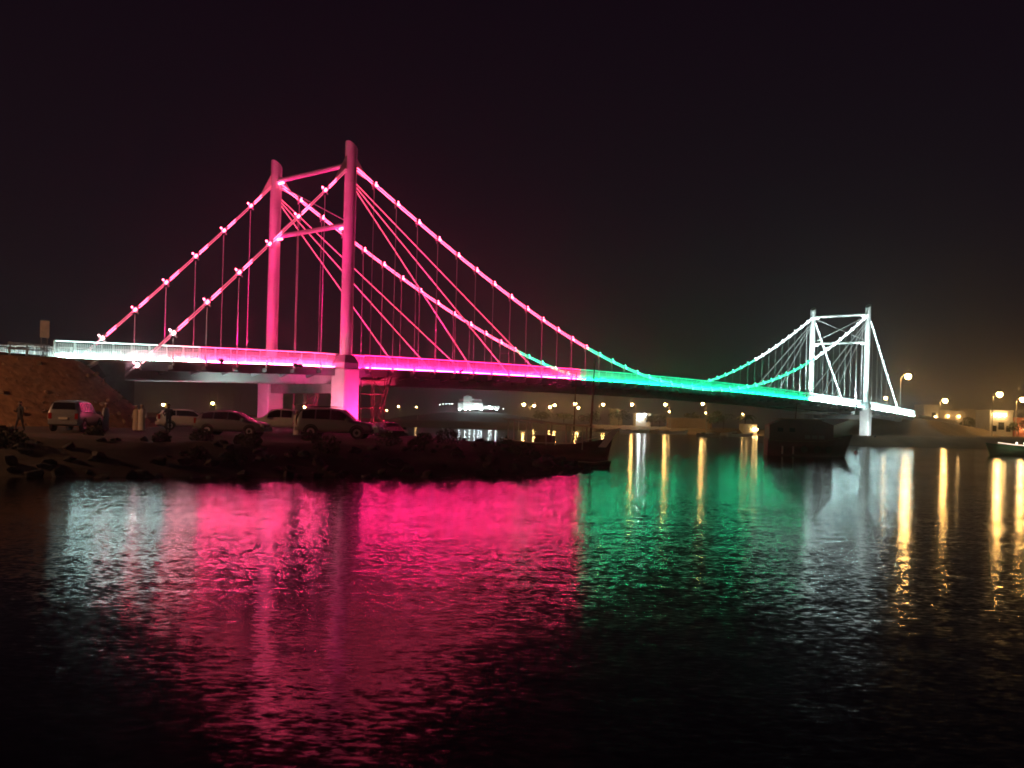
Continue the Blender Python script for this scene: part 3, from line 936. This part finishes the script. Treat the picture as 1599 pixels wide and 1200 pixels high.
# ------------------------------------------------------------------ rocks and scrub on the shore
def rock_mesh(seed):
    r_ = random.Random(seed)
    bm = bmesh.new()
    bmesh.ops.create_icosphere(bm, subdivisions=2, radius=.5)
    ax = [Vector((r_.uniform(-1, 1), r_.uniform(-1, 1), r_.uniform(-1, 1))).normalized() for _ in range(14)]
    cut = [r_.uniform(.22, .40) for _ in ax]
    for v in bm.verts:
        for a, c in zip(ax, cut):
            d = v.co.dot(a)
            if d > c: v.co -= a * (d - c)
        v.co *= 1 + r_.uniform(-.04, .04)
        v.co.z *= .72
    me = bpy.data.meshes.new('rock')
    bm.to_mesh(me); bm.free()
    me.materials.append(rock_m)
    return me
rocks = [rock_mesh(100 + i) for i in range(8)]
cnt = 0
tries = 0
while cnt < 270 and tries < 9000:
    tries += 1
    x, y = rng.uniform(-34, 5), rng.uniform(36, 72)
    d = float(sdf_poly(NEAR, np.array([x]), np.array([y]))[0])
    if not (-1.2 < d < 5.5): continue
    if abs(x / y) > .58: continue
    if y > 66 and x < -4: continue
    s_ = rng.uniform(.35, .95) * (1.1 if d < 2 else .75)
    o = inst('rock', rocks[cnt % 8], None, (x, y, max(-.25, gz(x, y)) + s_ * .12), (rng.uniform(-.4, .4), rng.uniform(-.4, .4), rng.uniform(0, 6.28)), (s_ * rng.uniform(.8, 1.4), s_, s_ * rng.uniform(.7, 1.1)))
    prop(o, 'dark rock in the rubble along the near shore', 'rock', 'rocks along the near shore')
    cnt += 1

leaf_m = mat('dark_scrub_leaf', (.05, .06, .03), .8, noise=(1, .4))
def leaf_cloud(name, mt, blobs, n, size, parent=None, seed=1):
    r_ = random.Random(seed)
    q = MB()
    for _ in range(n):
        cx, cy, cz, rx, rz_ = blobs[r_.randrange(len(blobs))]
        a, b = r_.uniform(0, 6.283), math.acos(r_.uniform(-1, 1))
        rad = r_.uniform(.35, 1) ** .6
        p = Vector((cx + rx * rad * math.sin(b) * math.cos(a), cy + rx * rad * math.sin(b) * math.sin(a), cz + rz_ * rad * math.cos(b)))
        u = Vector((r_.uniform(-1, 1), r_.uniform(-1, 1), r_.uniform(-1, 1))).normalized()
        v = u.cross(Vector((r_.uniform(-1, 1), r_.uniform(-1, 1), r_.uniform(-1, 1)))).normalized()
        s = size * r_.uniform(.5, 1.3)
        q.add([p - u * s, p + v * s * .45, p + u * s, p - v * s * .45], [(0, 1, 2, 3)])
    return q.build(name, mt, parent)
bl = []
for _ in range(90):
    x, y = rng.uniform(-32, 3), rng.uniform(42, 60)
    d = float(sdf_poly(NEAR, np.array([x]), np.array([y]))[0])
    if 2.0 < d < 9 and abs(x / y) < .56:
        r0 = rng.uniform(.25, .6)
        bl.append((x, y, gz(x, y) + r0 * .5, r0 * 1.3, r0))
prop(leaf_cloud('shore_scrub', leaf_m, bl, 9000, .10, seed=3), 'low dark scrub covering the top of the near shore', 'scrub', kind='stuff')

# stones and clods lying on the embankment slope, too many to count
gv = MB()
for _ in range(900):
    a_, b_ = rng.uniform(-62, -21), rng.uniform(-9, .5)
    oo = math.hypot(max(0, a_ + 26.5), max(0, -.8 - b_))
    zz = 6.45 + max(0, -a_ - 27) * .004 - max(0, oo - .5) / 1.15
    if zz < 1.3 or zz > 6.3: continue
    r0 = rng.uniform(.05, .13) * (2.2 if rng.random() < .08 else 1)
    c0 = bw(a_, b_, zz + r0 * .3)
    m0 = Matrix.Rotation(rng.uniform(0, 6), 3, Vector((rng.random(), rng.random(), rng.random() + .01)).normalized())
    gv.add([c0 + m0 @ Vector(v_) * r0 * rng.uniform(.7, 1.4) for v_ in ((1, 0, 0), (-1, 0, 0), (0, 1, 0), (0, -1, 0), (0, 0, 1), (0, 0, -1))],
           [(0, 2, 4), (2, 1, 4), (1, 3, 4), (3, 0, 4), (2, 0, 5), (1, 2, 5), (3, 1, 5), (0, 3, 5)])
prop(gv.build('slope_stones', mat('slope_stone', (.26, .17, .11), .9, noise=(3, .4))), 'loose stones lying on the gravel embankment slope', 'stones', kind='stuff')

# ------------------------------------------------------------------ street lamps
pole_m = mat('lamp_pole_steel', (.45, .43, .40), .45, .5)
def street_lamp(px, py, Y, label, base=None, arm=1.6, rad=.42, m=None, group='street lamps across the water', side=-1):
    hd = at(px, py, Y)
    zb = fz(hd.x, Y) if base is None else base
    e = empty('street_lamp', (hd.x - side * arm, Y, zb))
    prop(e, label, 'street lamp', group)
    H = hd.z - zb
    MB().tube([(0, 0, -.3), (0, 0, H * .5), (0, 0, H - .6), (side * arm * .3, 0, H + .15), (side * arm * .8, 0, H + .3)], [.16, .12, .10, .08, .07], 8).build('pole', pole_m, e, smooth=True)
    MB().lathe([(.3, .0), (rad * .9, .06), (rad * .6, .3), (.1, .42)], (side * arm, 0, H + rad * .5), 10).build('lamp_hood', pole_m, e)
    MB().sphere((side * arm, 0, H), rad, 12, 8).build('lamp_globe', m or warm_lamp, e, smooth=True)  # most globes are oversized to stand in for lens bloom
    return e
FL = [(818, 632, 330, 'brightest warm street lamp right of the lit fort'), (834, 634, 420, 'small warm street lamp just right of the brightest lamp by the fort'),
      (859, 636, 420, 'left one of a close pair of warm lamps above the moored dhow'), (866, 633, 400, 'right one of a close pair of warm lamps above the moored dhow'),
      (898, 631, 385, 'upper lamp of a pair left of the tall dhow mast'), (903, 637, 430, 'lower lamp of a pair left of the tall dhow mast'),
      (942, 632, 385, 'lone warm street lamp right of the tall dhow mast'), (987, 632, 380, 'street lamp standing above the white floodlit hut'),
      (1039, 632, 380, 'street lamp left of the low orange-lit wall'), (1097, 631, 380, 'street lamp right of the low orange-lit wall'),
      (1167, 632, 380, 'pale dim street lamp beside the palm tree')]
for px, py, Y, lb in FL:
    street_lamp(px, py, Y, lb, rad=.46 if px != 1167 else .3, m=warm_lamp if px != 1167 else warm_lamp_dim, side=-1 if px > 960 else 1)
for px, py, Y, lb in [(255, 632, 230, 'warm lamp far behind, above the person in the dark jacket'), (332, 630, 230, 'warm lamp far behind, above the roof of the grey crossover'),
                      (408, 635, 260, 'small lamp far behind, at the left edge of the far pedestal'), (475, 636, 230, 'warm lamp far behind, between the pickup and the silver car'),
                      (622, 635, 420, 'warm lamp far behind, right of the scaffold tower'), (650, 636, 480, 'small pale lamp at the left foot of the fort hill'), (604, 641, 420, 'small pale lamp just right of the scaffold tower')]:
    street_lamp(px, py, Y, lb, base=1.2, rad=.30, arm=.8, m=warm_lamp_dim if px in (408, 650, 604) else warm_lamp)
lp = street_lamp(-520, 400, 47, 'tall sodium street lamp on the near bank left of the picture', base=1.3, rad=.22, arm=1.2, side=1, group='street lamps on the near bank')
pld = bpy.data.lights.new('sodium_bulb', 'POINT')
pld.energy, pld.color, pld.shadow_soft_size = 6200, (1, .43, .20), .25
plo = bpy.data.objects.new('sodium_bulb', pld)
plo.location = (1.2, -.05, at(-520, 400, 47).z - 1.3 - .5)
link(plo, lp)
for px, py, lb in [(1045, 643, 'low lamp under the street lamp left of the orange-lit wall'), (1102, 645, 'low lamp under the street lamp right of the orange-lit wall'), (1160, 647, 'low lamp in the crown of the palm tree')]:
    street_lamp(px, py, 376, lb, rad=.3, arm=.6, m=warm_lamp_dim)
for px, py, Y, base, lb in [(1418, 588, 226, 6.3, 'tallest orange street lamp, at the right end of the bridge'), (1476, 626, 300, None, 'orange street lamp above the white roadside house'),
                      (1561, 616, 245, None, 'orange street lamp in front of the brightly lit shop'), (1597, 624, 262, None, 'orange street lamp at the right edge of the picture')]:
    street_lamp(px, py, Y, lb, base=base, rad=.68, arm=1.7, side=1)
for px, py, Y, lb in [(1383, 622, 232, 'small orange lamp behind the railing right of the near white leg'), (1336, 618, 260, 'small white lamp seen between the hangers left of the near white leg')]:
    street_lamp(px, py, Y, lb, base=6.0, rad=.4 if px > 1350 else .15, arm=.4, m=warm_lamp_dim if px > 1350 else white_lamp)

# ------------------------------------------------------------------ far buildings
plaster = mat('pale_plaster', (.55, .48, .40), .9, noise=(.5, .1))
plaster_w = mat('white_plaster', (.72, .70, .66), .9, noise=(.5, .06))
ochre = mat('ochre_plaster', (.45, .30, .18), .9, noise=(.5, .12))
win_m = mat('dark_window_glass', (.015, .015, .02), .15)
def building(name, px0, px1, ytop, Y, m, label, cat, depth=8, base=None, windows=(), parapet=True, lamps=(), lamp_mat=None, yaw=0):
    a, b = at(px0, ytop, Y), at(px1, ytop, Y)
    z0 = fz((a.x + b.x) / 2, Y) - .4 if base is None else base
    h = (a.z + b.z) / 2 - z0
    wd = b.x - a.x
    e = empty(name, ((a.x + b.x) / 2, Y + depth / 2, z0), yaw)
    prop(e, label, cat)
    MB().box((0, 0, h / 2), (wd, depth, h)).build('wall', m, e)
    if parapet:
        MB().box((0, 0, h + .2), (wd + .3, depth + .3, .4)).build('roof', m, e)
    for (u, zf, ww_, hh) in windows:
        wo = MB().box((u * wd / 2, -depth / 2 - .02, zf * h), (ww_, .10, hh)).build('window', win_m, e)
        MB().box((u * wd / 2, -depth / 2 - .10, zf * h - hh / 2 - .06), (ww_ + .2, .14, .1)).build('sill', m, wo)
    for (u, zf, r) in lamps:
        MB().sphere((u * wd / 2, -depth / 2 - .5, zf * h), r, 8, 6).build('wall_lamp', lamp_mat or warm_lamp_dim, e)
    return e
building('roadside_house', 1443, 1466, 634, 330, plaster_w, 'small white cube house at the right end of the bridge', 'house', windows=((.35, .66, 1.4, 2.2),), lamps=((.5, .62, .35),))
building('long_wall_house', 1466, 1522, 643, 335, plaster, 'long low house behind the right-hand slope', 'house', windows=((-.6, .5, 1.2, 1.2), (-.1, .5, 1.2, 1.2), (.5, .5, 1.2, 1.2)), lamps=((-.5, .8, .3), (.1, .8, .3)))
building('flat_roofed_house', 1497, 1545, 641, 345, plaster, 'flat-roofed house between the long low house and the lit shop', 'house', windows=((-.4, .55, 1.2, 1.4), (.4, .55, 1.2, 1.4)), lamps=((.75, .72, .4),))
building('lit_shop', 1546, 1582, 643, 262, plaster_w, 'brightly lit shop front under the orange street lamp', 'shop', windows=((.0, .45, 1.6, 2.0), (-.6, .35, 1.2, 1.6), (.62, .35, 1.2, 1.6)), lamps=((-.6, .86, .35), (-.2, .86, .35), (.25, .86, .35)))
building('market_hall', 1584, 1640, 655, 275, mat('red_painted_wall', (.40, .12, .09), .8, noise=(.5, .15)), 'low red building at the right edge of the picture', 'building', windows=((-.3, .5, 2, 1.4),), lamps=((-.8, .55, .3), (-.4, .5, .3), (.0, .5, .3)))
building('white_hut', 993, 1016, 647, 384, plaster_w, 'small white hut lit by a white floodlight on the far shore', 'hut', lamps=((-.55, .75, .5), (.2, .95, .25)), lamp_mat=white_lamp, windows=((.5, .5, .8, 1.0),))
building('shore_wall', 1041, 1112, 655, 380, ochre, 'low orange-lit wall on the far shore between two street lamps', 'wall', depth=.6, parapet=True)
building('shore_house', 955, 972, 640, 440, plaster, 'small pale house right of the lone warm street lamp', 'house', windows=((0, .6, 1.4, 1.2),))
building('shore_pavilion', 1162, 1182, 664, 372, plaster_w, 'low white shore pavilion with two lamps beside the palm', 'pavilion', lamps=((.45, .6, .4), (.95, .6, .4)), lamp_mat=warm_lamp_dim)
building('lit_kiosk', 1258, 1270, 641, 262, plaster_w, 'square white kiosk glimpsed under the deck above the dark boat', 'kiosk', windows=((-.2, .5, .5, .8),), lamps=((0, .9, .22),), lamp_mat=white_lamp, depth=4)
building('lit_kiosk', 1272, 1277, 643, 264, plaster_w, 'narrow white kiosk beside the square one under the deck', 'kiosk', lamps=((0, .8, .15),), lamp_mat=white_lamp, depth=4)
building('ochre_hut', 1398, 1432, 652, 240, ochre, 'orange-lit hut seen under the right end of the bridge', 'hut', windows=((0, .5, .8, 2.0),), lamps=((-.4, .7, .3), (.4, .7, .3)), depth=5)

# white fort on the hill
fx0, fx1 = at(715, 632, 655), at(754, 632, 655)
ft = empty('hilltop_fort', ((fx0.x + fx1.x) / 2, 655, 8.6))
prop(ft, 'white floodlit fort on the dark hilltop under the bridge', 'fort')
def fbx(name, u0, u1, y0, y1, dy=6, off=0, m=plaster_w):
    a, b = at(u0, y0, 655), at(u1, y1, 655)
    MB().box(((a.x + b.x) / 2 - ft.location.x, off, (a.z + b.z) / 2 - 8.6), (b.x - a.x, dy, abs(a.z - b.z))).build(name, m, ft)
fbx('outer_wall', 715, 754, 629, 641)
fbx('inner_block', 717, 752, 623, 628.9, 5, 2)
fbx('round_tower', 724, 737, 619, 634, 4, -2.2)
fbx('turret', 728, 733, 617, 618.9, 2, -2.2)
fbx('lower_wall', 754.3, 780, 634, 640, 5)
fl_m = mat('fort_floodlight', (.9, .9, .9), .4, emit=(.8, 1, 1), strength=75)
for u, y in ((718, 640), (727, 639), (734, 639), (742, 637), (748, 638), (752, 639), (764, 636), (767, 638), (775, 639)):
    p = at(u, y, 648)
    MB().sphere((p.x - ft.location.x, -7, p.z - 8.6), .55, 8, 6).build('flood_lamp', fl_m, ft)
for i, (u, y) in enumerate(((687, 632), (692, 631.5), (697, 631), (702, 631), (706, 631), (786, 639))):
    street_lamp(u, y, 655, ['first (leftmost)', 'second', 'third', 'fourth', 'fifth'][i] + ' small white lamp in the row left of the fort' if i < 5 else 'single small white lamp right of the fort', base=8.0, rad=.22, arm=.3, m=white_lamp_dim, group='white lamps beside the fort')

# ------------------------------------------------------------------ trees across the water
fol = mat('tree_foliage', (.06, .075, .03), .8, noise=(.6, .4))
bark = mat('tree_bark', (.10, .07, .05), .9, noise=(2, .3))
def tree(px, Y, h, rx, label, seed, base=None):
    p = at(px, 660, Y)
    z0 = (fz(p.x, Y) if base is None else base) - .2
    e = empty('shade_tree', (p.x, Y, z0))
    prop(e, label, 'tree', 'trees on the far shore')
    r_ = random.Random(seed)
    MB().tube([(0, 0, 0), (.1, 0, h * .3), (-.1, .1, h * .6)], [.22, .16, .08], 8).build('trunk', bark, e)
    limbs = MB()
    bl = []
    for k in range(7):
        a = r_.uniform(0, 6.28)
        q = (math.cos(a) * rx * r_.uniform(.3, .7), math.sin(a) * rx * .6, h * r_.uniform(.5, .8))
        limbs.tube([(0, 0, h * .35), (q[0] * .5, q[1] * .5, q[2] * .8), q], [.09, .06, .03], 5)
        bl.append(q + (rx * r_.uniform(.3, .5), h * r_.uniform(.14, .24)))
    limbs.build('limb', bark, e)
    leaf_cloud('crown', fol, bl, 700, .34, e, seed)
TL = [(920, 372, 7, 4.5, 'dark tree left of the white hut'), (966, 400, 8, 6, 'broad dark tree behind the lone street lamp'), (1018, 378, 6, 3.5, 'small tree beside the white hut'),
      (1030, 388, 6, 4, 'small dark tree left of the orange-lit wall'), (1080, 386, 7, 4, 'tree behind the orange-lit wall'), (1110, 378, 7, 4.5, 'orange-lit tree under the right-hand street lamp'),
      (1130, 384, 8, 5, 'dark tree between the orange-lit tree and the palm'), (880, 384, 6, 5, 'low dark tree behind the dhow canopy'), (845, 390, 6, 4.5, 'low dark tree left of the dhow canopy'),
      (1512, 318, 7, 3.5, 'dark round tree before the flat-roofed house'), (1535, 292, 6, 3, 'small tree left of the lit shop'), (1590, 262, 5, 2.6, 'small tree right of the lit shop')]
for i, (px, Y, h, rx, lb) in enumerate(TL): tree(px, Y, h, rx, lb, 40 + i)
# palm
p = at(1163, 660, 377)
pe = empty('palm_tree', (p.x, 377, fz(p.x, 377) - .2))
prop(pe, 'palm tree with drooping orange-lit fronds on the far shore', 'palm tree')
MB().tube([(0, 0, 0), (.2, 0, 2.5), (.1, 0, 5.2)], [.30, .24, .2], 8).build('trunk', bark, pe)
palm_m = mat('palm_frond', (.10, .11, .04), .7)
for k in range(14):
    a = 2 * math.pi * k / 14 + rng.uniform(-.15, .15)
    q = MB()
    L, droop = rng.uniform(3.4, 4.6), rng.uniform(.6, 2.4)
    up_ = rng.uniform(.3, 1.6)
    P3 = [Vector((.1 + math.cos(a) * L * t, math.sin(a) * L * t, 5.2 + up_ * math.sin(t * 2.2) - droop * t * t)) for t in (0, .2, .4, .6, .8, 1.0)]
    sd_ = Vector((-math.sin(a), math.cos(a), 0))
    for i in range(5):
        w0_, w1_ = .75 * math.sin(math.pi * (.12 + .16 * i)), .75 * math.sin(math.pi * (.12 + .16 * (i + 1)))
        for sgn in (-1, 1):
            q.add([P3[i], P3[i + 1], P3[i + 1] + sd_ * sgn * w1_ - Vector((0, 0, .3)), P3[i] + sd_ * sgn * w0_ - Vector((0, 0, .3))], [(0, 1, 2, 3)])
    q.build('frond', palm_m, pe)

# flagpoles beyond the cars
for i, (px, y0, Y) in enumerate(((328, 613, 140), (339, 613, 140), (365, 613, 150), (375, 615, 150))):
    a = at(px, y0, Y)
    e = MB().tube([(0, 0, 0), (0, 0, a.z - .5)], [.07, .05], 6).build('mooring_mast', pole_m, loc=(a.x, Y, .5))
    prop(e, ['first', 'second', 'third', 'fourth'][i] + ' from the left of four slim masts beyond the parked cars', 'mast', 'slim masts beyond the cars')

# ------------------------------------------------------------------ boats
hull_dark = mat('dark_red_hull_paint', (.12, .04, .035), .6, noise=(1.2, .25))
wood_m = mat('weathered_wood', (.18, .11, .07), .8, noise=(2, .3))
wood_pale = mat('pale_boat_trim', (.5, .42, .36), .7, noise=(3, .1))
white_b = mat('white_boat_paint', (.7, .68, .66), .5)
green_b = mat('green_boat_paint', (.04, .20, .08), .5, noise=(1, .2))  # green light falling on the boat is put into its base colour
canvas = mat('canopy_canvas', (.28, .14, .12), .9, noise=(1.5, .15))
def hull_mesh(L, B, D, sheer_b, sheer_s, rake=.8, n=12):
    """x forward; z=0 waterline; D depth above the water amidships"""
    q = MB()
    sec = [(0, -.5), (.55, -.42), (.86, -.1), (1, .45), (1.02, 1.0)]
    vs = []
    for i in range(n + 1):
        t = i / n
        x = -L / 2 + L * t
        wv = (1 - max(0, (t - .45) / .55) ** 2.2) * (1 - .28 * max(0, (.3 - t) / .3) ** 2)
        zt_ = D + sheer_b * max(0, (t - .4) / .6) ** 2 + sheer_s * max(0, (.5 - t) / .5) ** 2
        for sgn in (-1, 1):
            for (yy, zz) in sec:
                z = zz * zt_ if zz > 0 else zz
                vs.append((x + rake * max(0, z) / max(.1, zt_) * max(0, (t - .6) / .4), sgn * yy * wv * B / 2 + sgn * .01, z))
    m_ = len(sec)
    fs = []
    for i in range(n):
        for sd__ in (0, 1):
            for k in range(m_ - 1):
                a = i * 2 * m_ + sd__ * m_ + k
                b = (i + 1) * 2 * m_ + sd__ * m_ + k
                fs.append((a, a + 1, b + 1, b))
        a, b = i * 2 * m_, (i + 1) * 2 * m_
        fs.append((a + m_ - 2, a + 2 * m_ - 2, b + 2 * m_ - 2, b + m_ - 2))   # deck
        fs.append((a, a + m_, b + m_, b))
    fs.append(tuple(range(m_)) + tuple(range(2 * m_ - 1, m_ - 1, -1)))
    a = n * 2 * m_
    fs.append(tuple(a + k for k in range(m_)) + tuple(a + k for k in range(2 * m_ - 1, m_ - 1, -1)))
    q.add(vs, fs)
    return q
# dhow moored behind the near bank
Yd = 76
p = at(868, 690, Yd)
dh = empty('moored_dhow', (p.x, Yd, 0), R(-14))
prop(dh, 'wooden dhow with open canopy, tall mast and pale bow board behind the rocks', 'boat')
hull_mesh(8.2, 2.6, 1.0, .75, .35, .45).build('hull', hull_dark, dh, smooth=True)
for x in (-3.7, -2.2, -.6, 1.0, 2.3):
    for y in (-.95, .95):
        MB().tube([(x, y, .7), (x, y, 2.9 - .07 * (x + 3))], .05, 6).build('canopy_post', wood_pale, dh)
cv = MB()
cv.prism([(-4.1, 3.02), (2.9, 2.55), (2.9, 2.49), (-4.1, 2.96)], -1.15, 1.15, lambda u, v, d: (u, d, v))
cv.build('canopy', canvas, dh)
MB().tube([(-4.1, -1.17, 2.98), (2.95, -1.17, 2.5)], .045, 6).build('canopy_rail', wood_pale, dh)
mt_ = at(921, 560, Yd)
MB().tube([(2.75, 0, .6), (2.95, 0, mt_.z)], [.11, .05], 8).build('mast', wood_m, dh)
MB().tube([(1.4, 0, .6), (1.5, 0, at(895, 583, Yd).z)], [.07, .035], 8).build('mizzen_mast', wood_m, dh)
MB().prism([(3.5, .95), (4.1, .95), (5.0, 2.25), (4.6, 2.4)], -.62, -.50, lambda u, v, d: (u, d, v)).build('bow_board', white_b, dh)
MB().box((-.9, 0, 1.3), (1.4, 1.3, .9)).build('engine_box', wood_m, dh)
MB().lathe([(.22, 1.1), (.24, 1.6), (.22, 1.75)], (2.0, -.6, 0), 10).build('water_drum', mat('grey_drum', (.4, .38, .38), .6), dh)
MB().tube([(-4.2, -1.2, 1.4), (-1.5, -1.32, 1.15), (1.5, -1.3, 1.2), (3.4, -.8, 1.7)], .05, 6).build('rub_rail', wood_pale, dh)
# small skiff
Ys = 60
p = at(927, 716, Ys)
sk = empty('skiff', (p.x, Ys, 0), R(-8))
prop(sk, 'small low skiff floating at the tip of the rocks', 'boat')
hull_mesh(1.9, .85, .36, .12, .04, .2).build('hull', wood_m, sk, smooth=True)
MB().tube([(-.95, -.42, .37), (0, -.46, .36), (.9, -.2, .48)], .03, 6).build('gunwale', wood_pale, sk)
MB().box((.05, 0, .3), (.2, .7, .04)).build('thwart', wood_m, sk)
# big dark houseboat / dhow in the channel
Yb = 100
p = at(1256, 700, Yb)
bd = empty('dark_dhow', (p.x, Yb, 0), R(-4))
prop(bd, 'large dark red dhow with boxy cabin in front of the green span', 'boat')
hull_mesh(8.0, 3.2, 1.5, .9, .2, .9).build('hull', hull_dark, bd, smooth=True)
cb = MB()
cb.prism([(-3.9, 1.3), (2.6, 1.3), (2.6, 3.3), (1.3, 3.75), (-2.6, 3.75), (-3.9, 3.2)], -1.35, 1.35, lambda u, v, d: (u, d, v))
cb.build('cabin', hull_dark, bd)
MB().box((-.7, 0, 3.82), (4.6, 3.0, .1)).build('cabin_roof', wood_m, bd)
for x in (-2.8, -1.6, .0, .7, 1.4):
    MB().box((x, -1.37, 2.0 if x > -.5 else 2.7), (.55, .08, .40)).build('window', win_m if x < -.5 else mat('dusty_pane', (.16, .12, .12), .4), bd)
for x in (-2.6, -1.5):
    MB().tube([(x, -1.62, .2), (x, -1.64, 1.0)], .09, 8).build('fender', wood_pale, bd)
MB().tube([(-3.9, -1.45, 1.62), (-1.5, -1.68, 1.52), (1.5, -1.66, 1.6), (3.6, -.95, 2.0)], .06, 6).build('rub_rail', wood_m, bd)
MB().tube([(-1.0, 0, 3.8), (-.9, 0, 5.4)], [.06, .03], 6).build('mast', wood_m, bd)
for x in (-2.8, -1.4, 0, 1.3):
    MB().tube([(x, -1.4, 3.85), (x, -1.4, 4.35)], .025, 5).build('rail_post', wood_pale, bd)
MB().tube([(-2.8, -1.4, 4.35), (1.3, -1.4, 4.35)], .025, 5).build('roof_rail', wood_pale, bd)
for x in (-.4, .9, 2.1):
    MB().lathe([(.16, -.06), (.30, -.09), (.36, 0), (.30, .09), (.16, .06)], (x, -1.74 + .1 * max(0, x - 1), .75), 14, 'Y').build('tyre_fender', tyre_m, bd, smooth=True)
# right-hand boat with deck lights
Yr = 128
p = at(1612, 700, Yr)
rb_ = empty('lit_boat', (p.x, Yr, 0), R(178))
prop(rb_, 'dark green boat with a string of deck lights at the right edge', 'boat')
hull_mesh(11, 2.8, 1.2, .5, .2, .7).build('hull', green_b, rb_, smooth=True)
MB().tube([(-4.5, 1.36, 1.40), (0, 1.46, 1.36), (3.2, 1.25, 1.55), (4.9, .75, 1.75)], .06, 6).build('lit_gunwale', mat('boat_string_light', (.9, .8, .7), .4, emit=(1, .75, .55), strength=2.2), rb_)
for x in (-3.5, -2.2, -.9, .4, 1.7, 2.7):
    MB().sphere((x, 1.3, 1.75), .10, 8, 6).build('deck_lamp', mat('boat_bulb', (.9, .8, .7), .4, emit=(1, .8, .6), strength=12), rb_)
    MB().tube([(x, 1.3, 1.3), (x, 1.3, 1.7)], .03, 5).build('lamp_post', pole_m, rb_)
MB().prism([(-3.2, 1.2), (1.0, 1.2), (.7, 2.2), (-3.0, 2.2)], -.9, .9, lambda u, v, d: (u, d, v)).build('cabin', green_b, rb_)
# small boats moored along the far shore
SBT = [(990, 672, 330, 24, 'long pale open boat moored below the white hut'), (1008, 667, 345, 9, 'open boat with raised bow moored right of the white hut'), (1050, 672, 335, 12, 'open boat moored left of the orange-lit wall'),
       (1105, 681, 262, 6, 'thin pale boat lying nearest of those before the orange-lit wall'), (1125, 672, 335, 10, 'open boat moored below the orange-lit tree'), (948, 655, 350, 9, 'pale boat with white awning behind the dhow bow'), (1155, 676, 300, 8, 'open boat moored below the palm')]
for i, (px, py, Y, L, lb) in enumerate(SBT):
    p = at(px, py, Y)
    L = min(L, 10)
    e = empty('open_boat', (p.x, Y, .05), R(rng.choice((-6, 5, 172, 186))))
    prop(e, lb, 'boat', 'open boats moored along the far shore')
    hull_mesh(L, 2.0, .8, .7, .2, .6, 8).build('hull', white_b if i % 2 == 0 else wood_m, e, smooth=True)
    MB().box((-L * .2, 0, .95), (L * .16, 1.2, .5)).build('engine_box', wood_m, e)
    if 'awning' in lb:
        MB().box((-.5, 0, 2.6), (5.5, 1.9, .12)).build('awning', white_b, e)
        for x in (-2.8, 1.8):
            for y in (-.8, .8): MB().tube([(x, y, .4), (x, y, 2.55)], .05, 5).build('awning_post', pole_m, e)
# white buoy near the right shore
p = at(1337, 706, 118)
bo = empty('mooring_buoy', (p.x, 118, 0))
prop(bo, 'small white mooring buoy in the lit water right of the dark dhow', 'buoy')
MB().sphere((0, 0, .12), .32, 10, 8).build('float', white_b, bo, smooth=True)
MB().tube([(0, 0, .4), (0, 0, .8)], .04, 6).build('staff', black_m, bo)

# right-hand abutment and anchor block
ra = empty('bridge_abutment', bw(168, 0, 0), RZ)
prop(ra, 'concrete abutment and pale anchor block under the right end of the deck', 'abutment')
zt = deck(168) - .25
def rblk(name, poly, w0, w1, m):
    MB().prism([(u - 168, v) for u, v in poly], w0, w1, lambda u, v, d: (u, d, v)).build(name, m, ra)
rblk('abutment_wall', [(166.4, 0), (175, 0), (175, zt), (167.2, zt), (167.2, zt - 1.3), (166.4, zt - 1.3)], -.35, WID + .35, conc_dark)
rblk('anchor_block', [(173.5, .5), (184, .5), (182.5, 3.4), (173.5, 3.6)], -4.2, -2.6, conc_l)
MB().prism([(-.5, 6.0), (30, 5.0), (30, 6.1), (-.5, 7.0)], -.2, .1, lambda u, v, d: (u + 5, d, v)).build('approach_parapet', conc, ra)
hm = bpy.data.materials.new('night_haze')  # volume added to imitate lens bloom around the lights
hm.use_nodes = True
n = hm.node_tree
n.nodes.clear()
o_ = n.nodes.new('ShaderNodeOutputMaterial')
v_ = n.nodes.new('ShaderNodeVolumePrincipled')
v_.inputs['Density'].default_value = .0006
v_.inputs['Anisotropy'].default_value = .9
v_.inputs['Color'].default_value = (.9,.9,.9,1)
n.links.new(v_.outputs[0], o_.inputs['Volume'])
hz = MB().add([(x, y, z) for x in (-1000, 1000) for y in (-70, 1600) for z in (-3, 60)], [(0, 1, 3, 2), (4, 6, 7, 5), (0, 4, 5, 1), (2, 3, 7, 6), (0, 2, 6, 4), (1, 5, 7, 3)]).build('haze', hm)
prop(hz, 'thin humid night haze over the water', 'haze', kind='stuff')
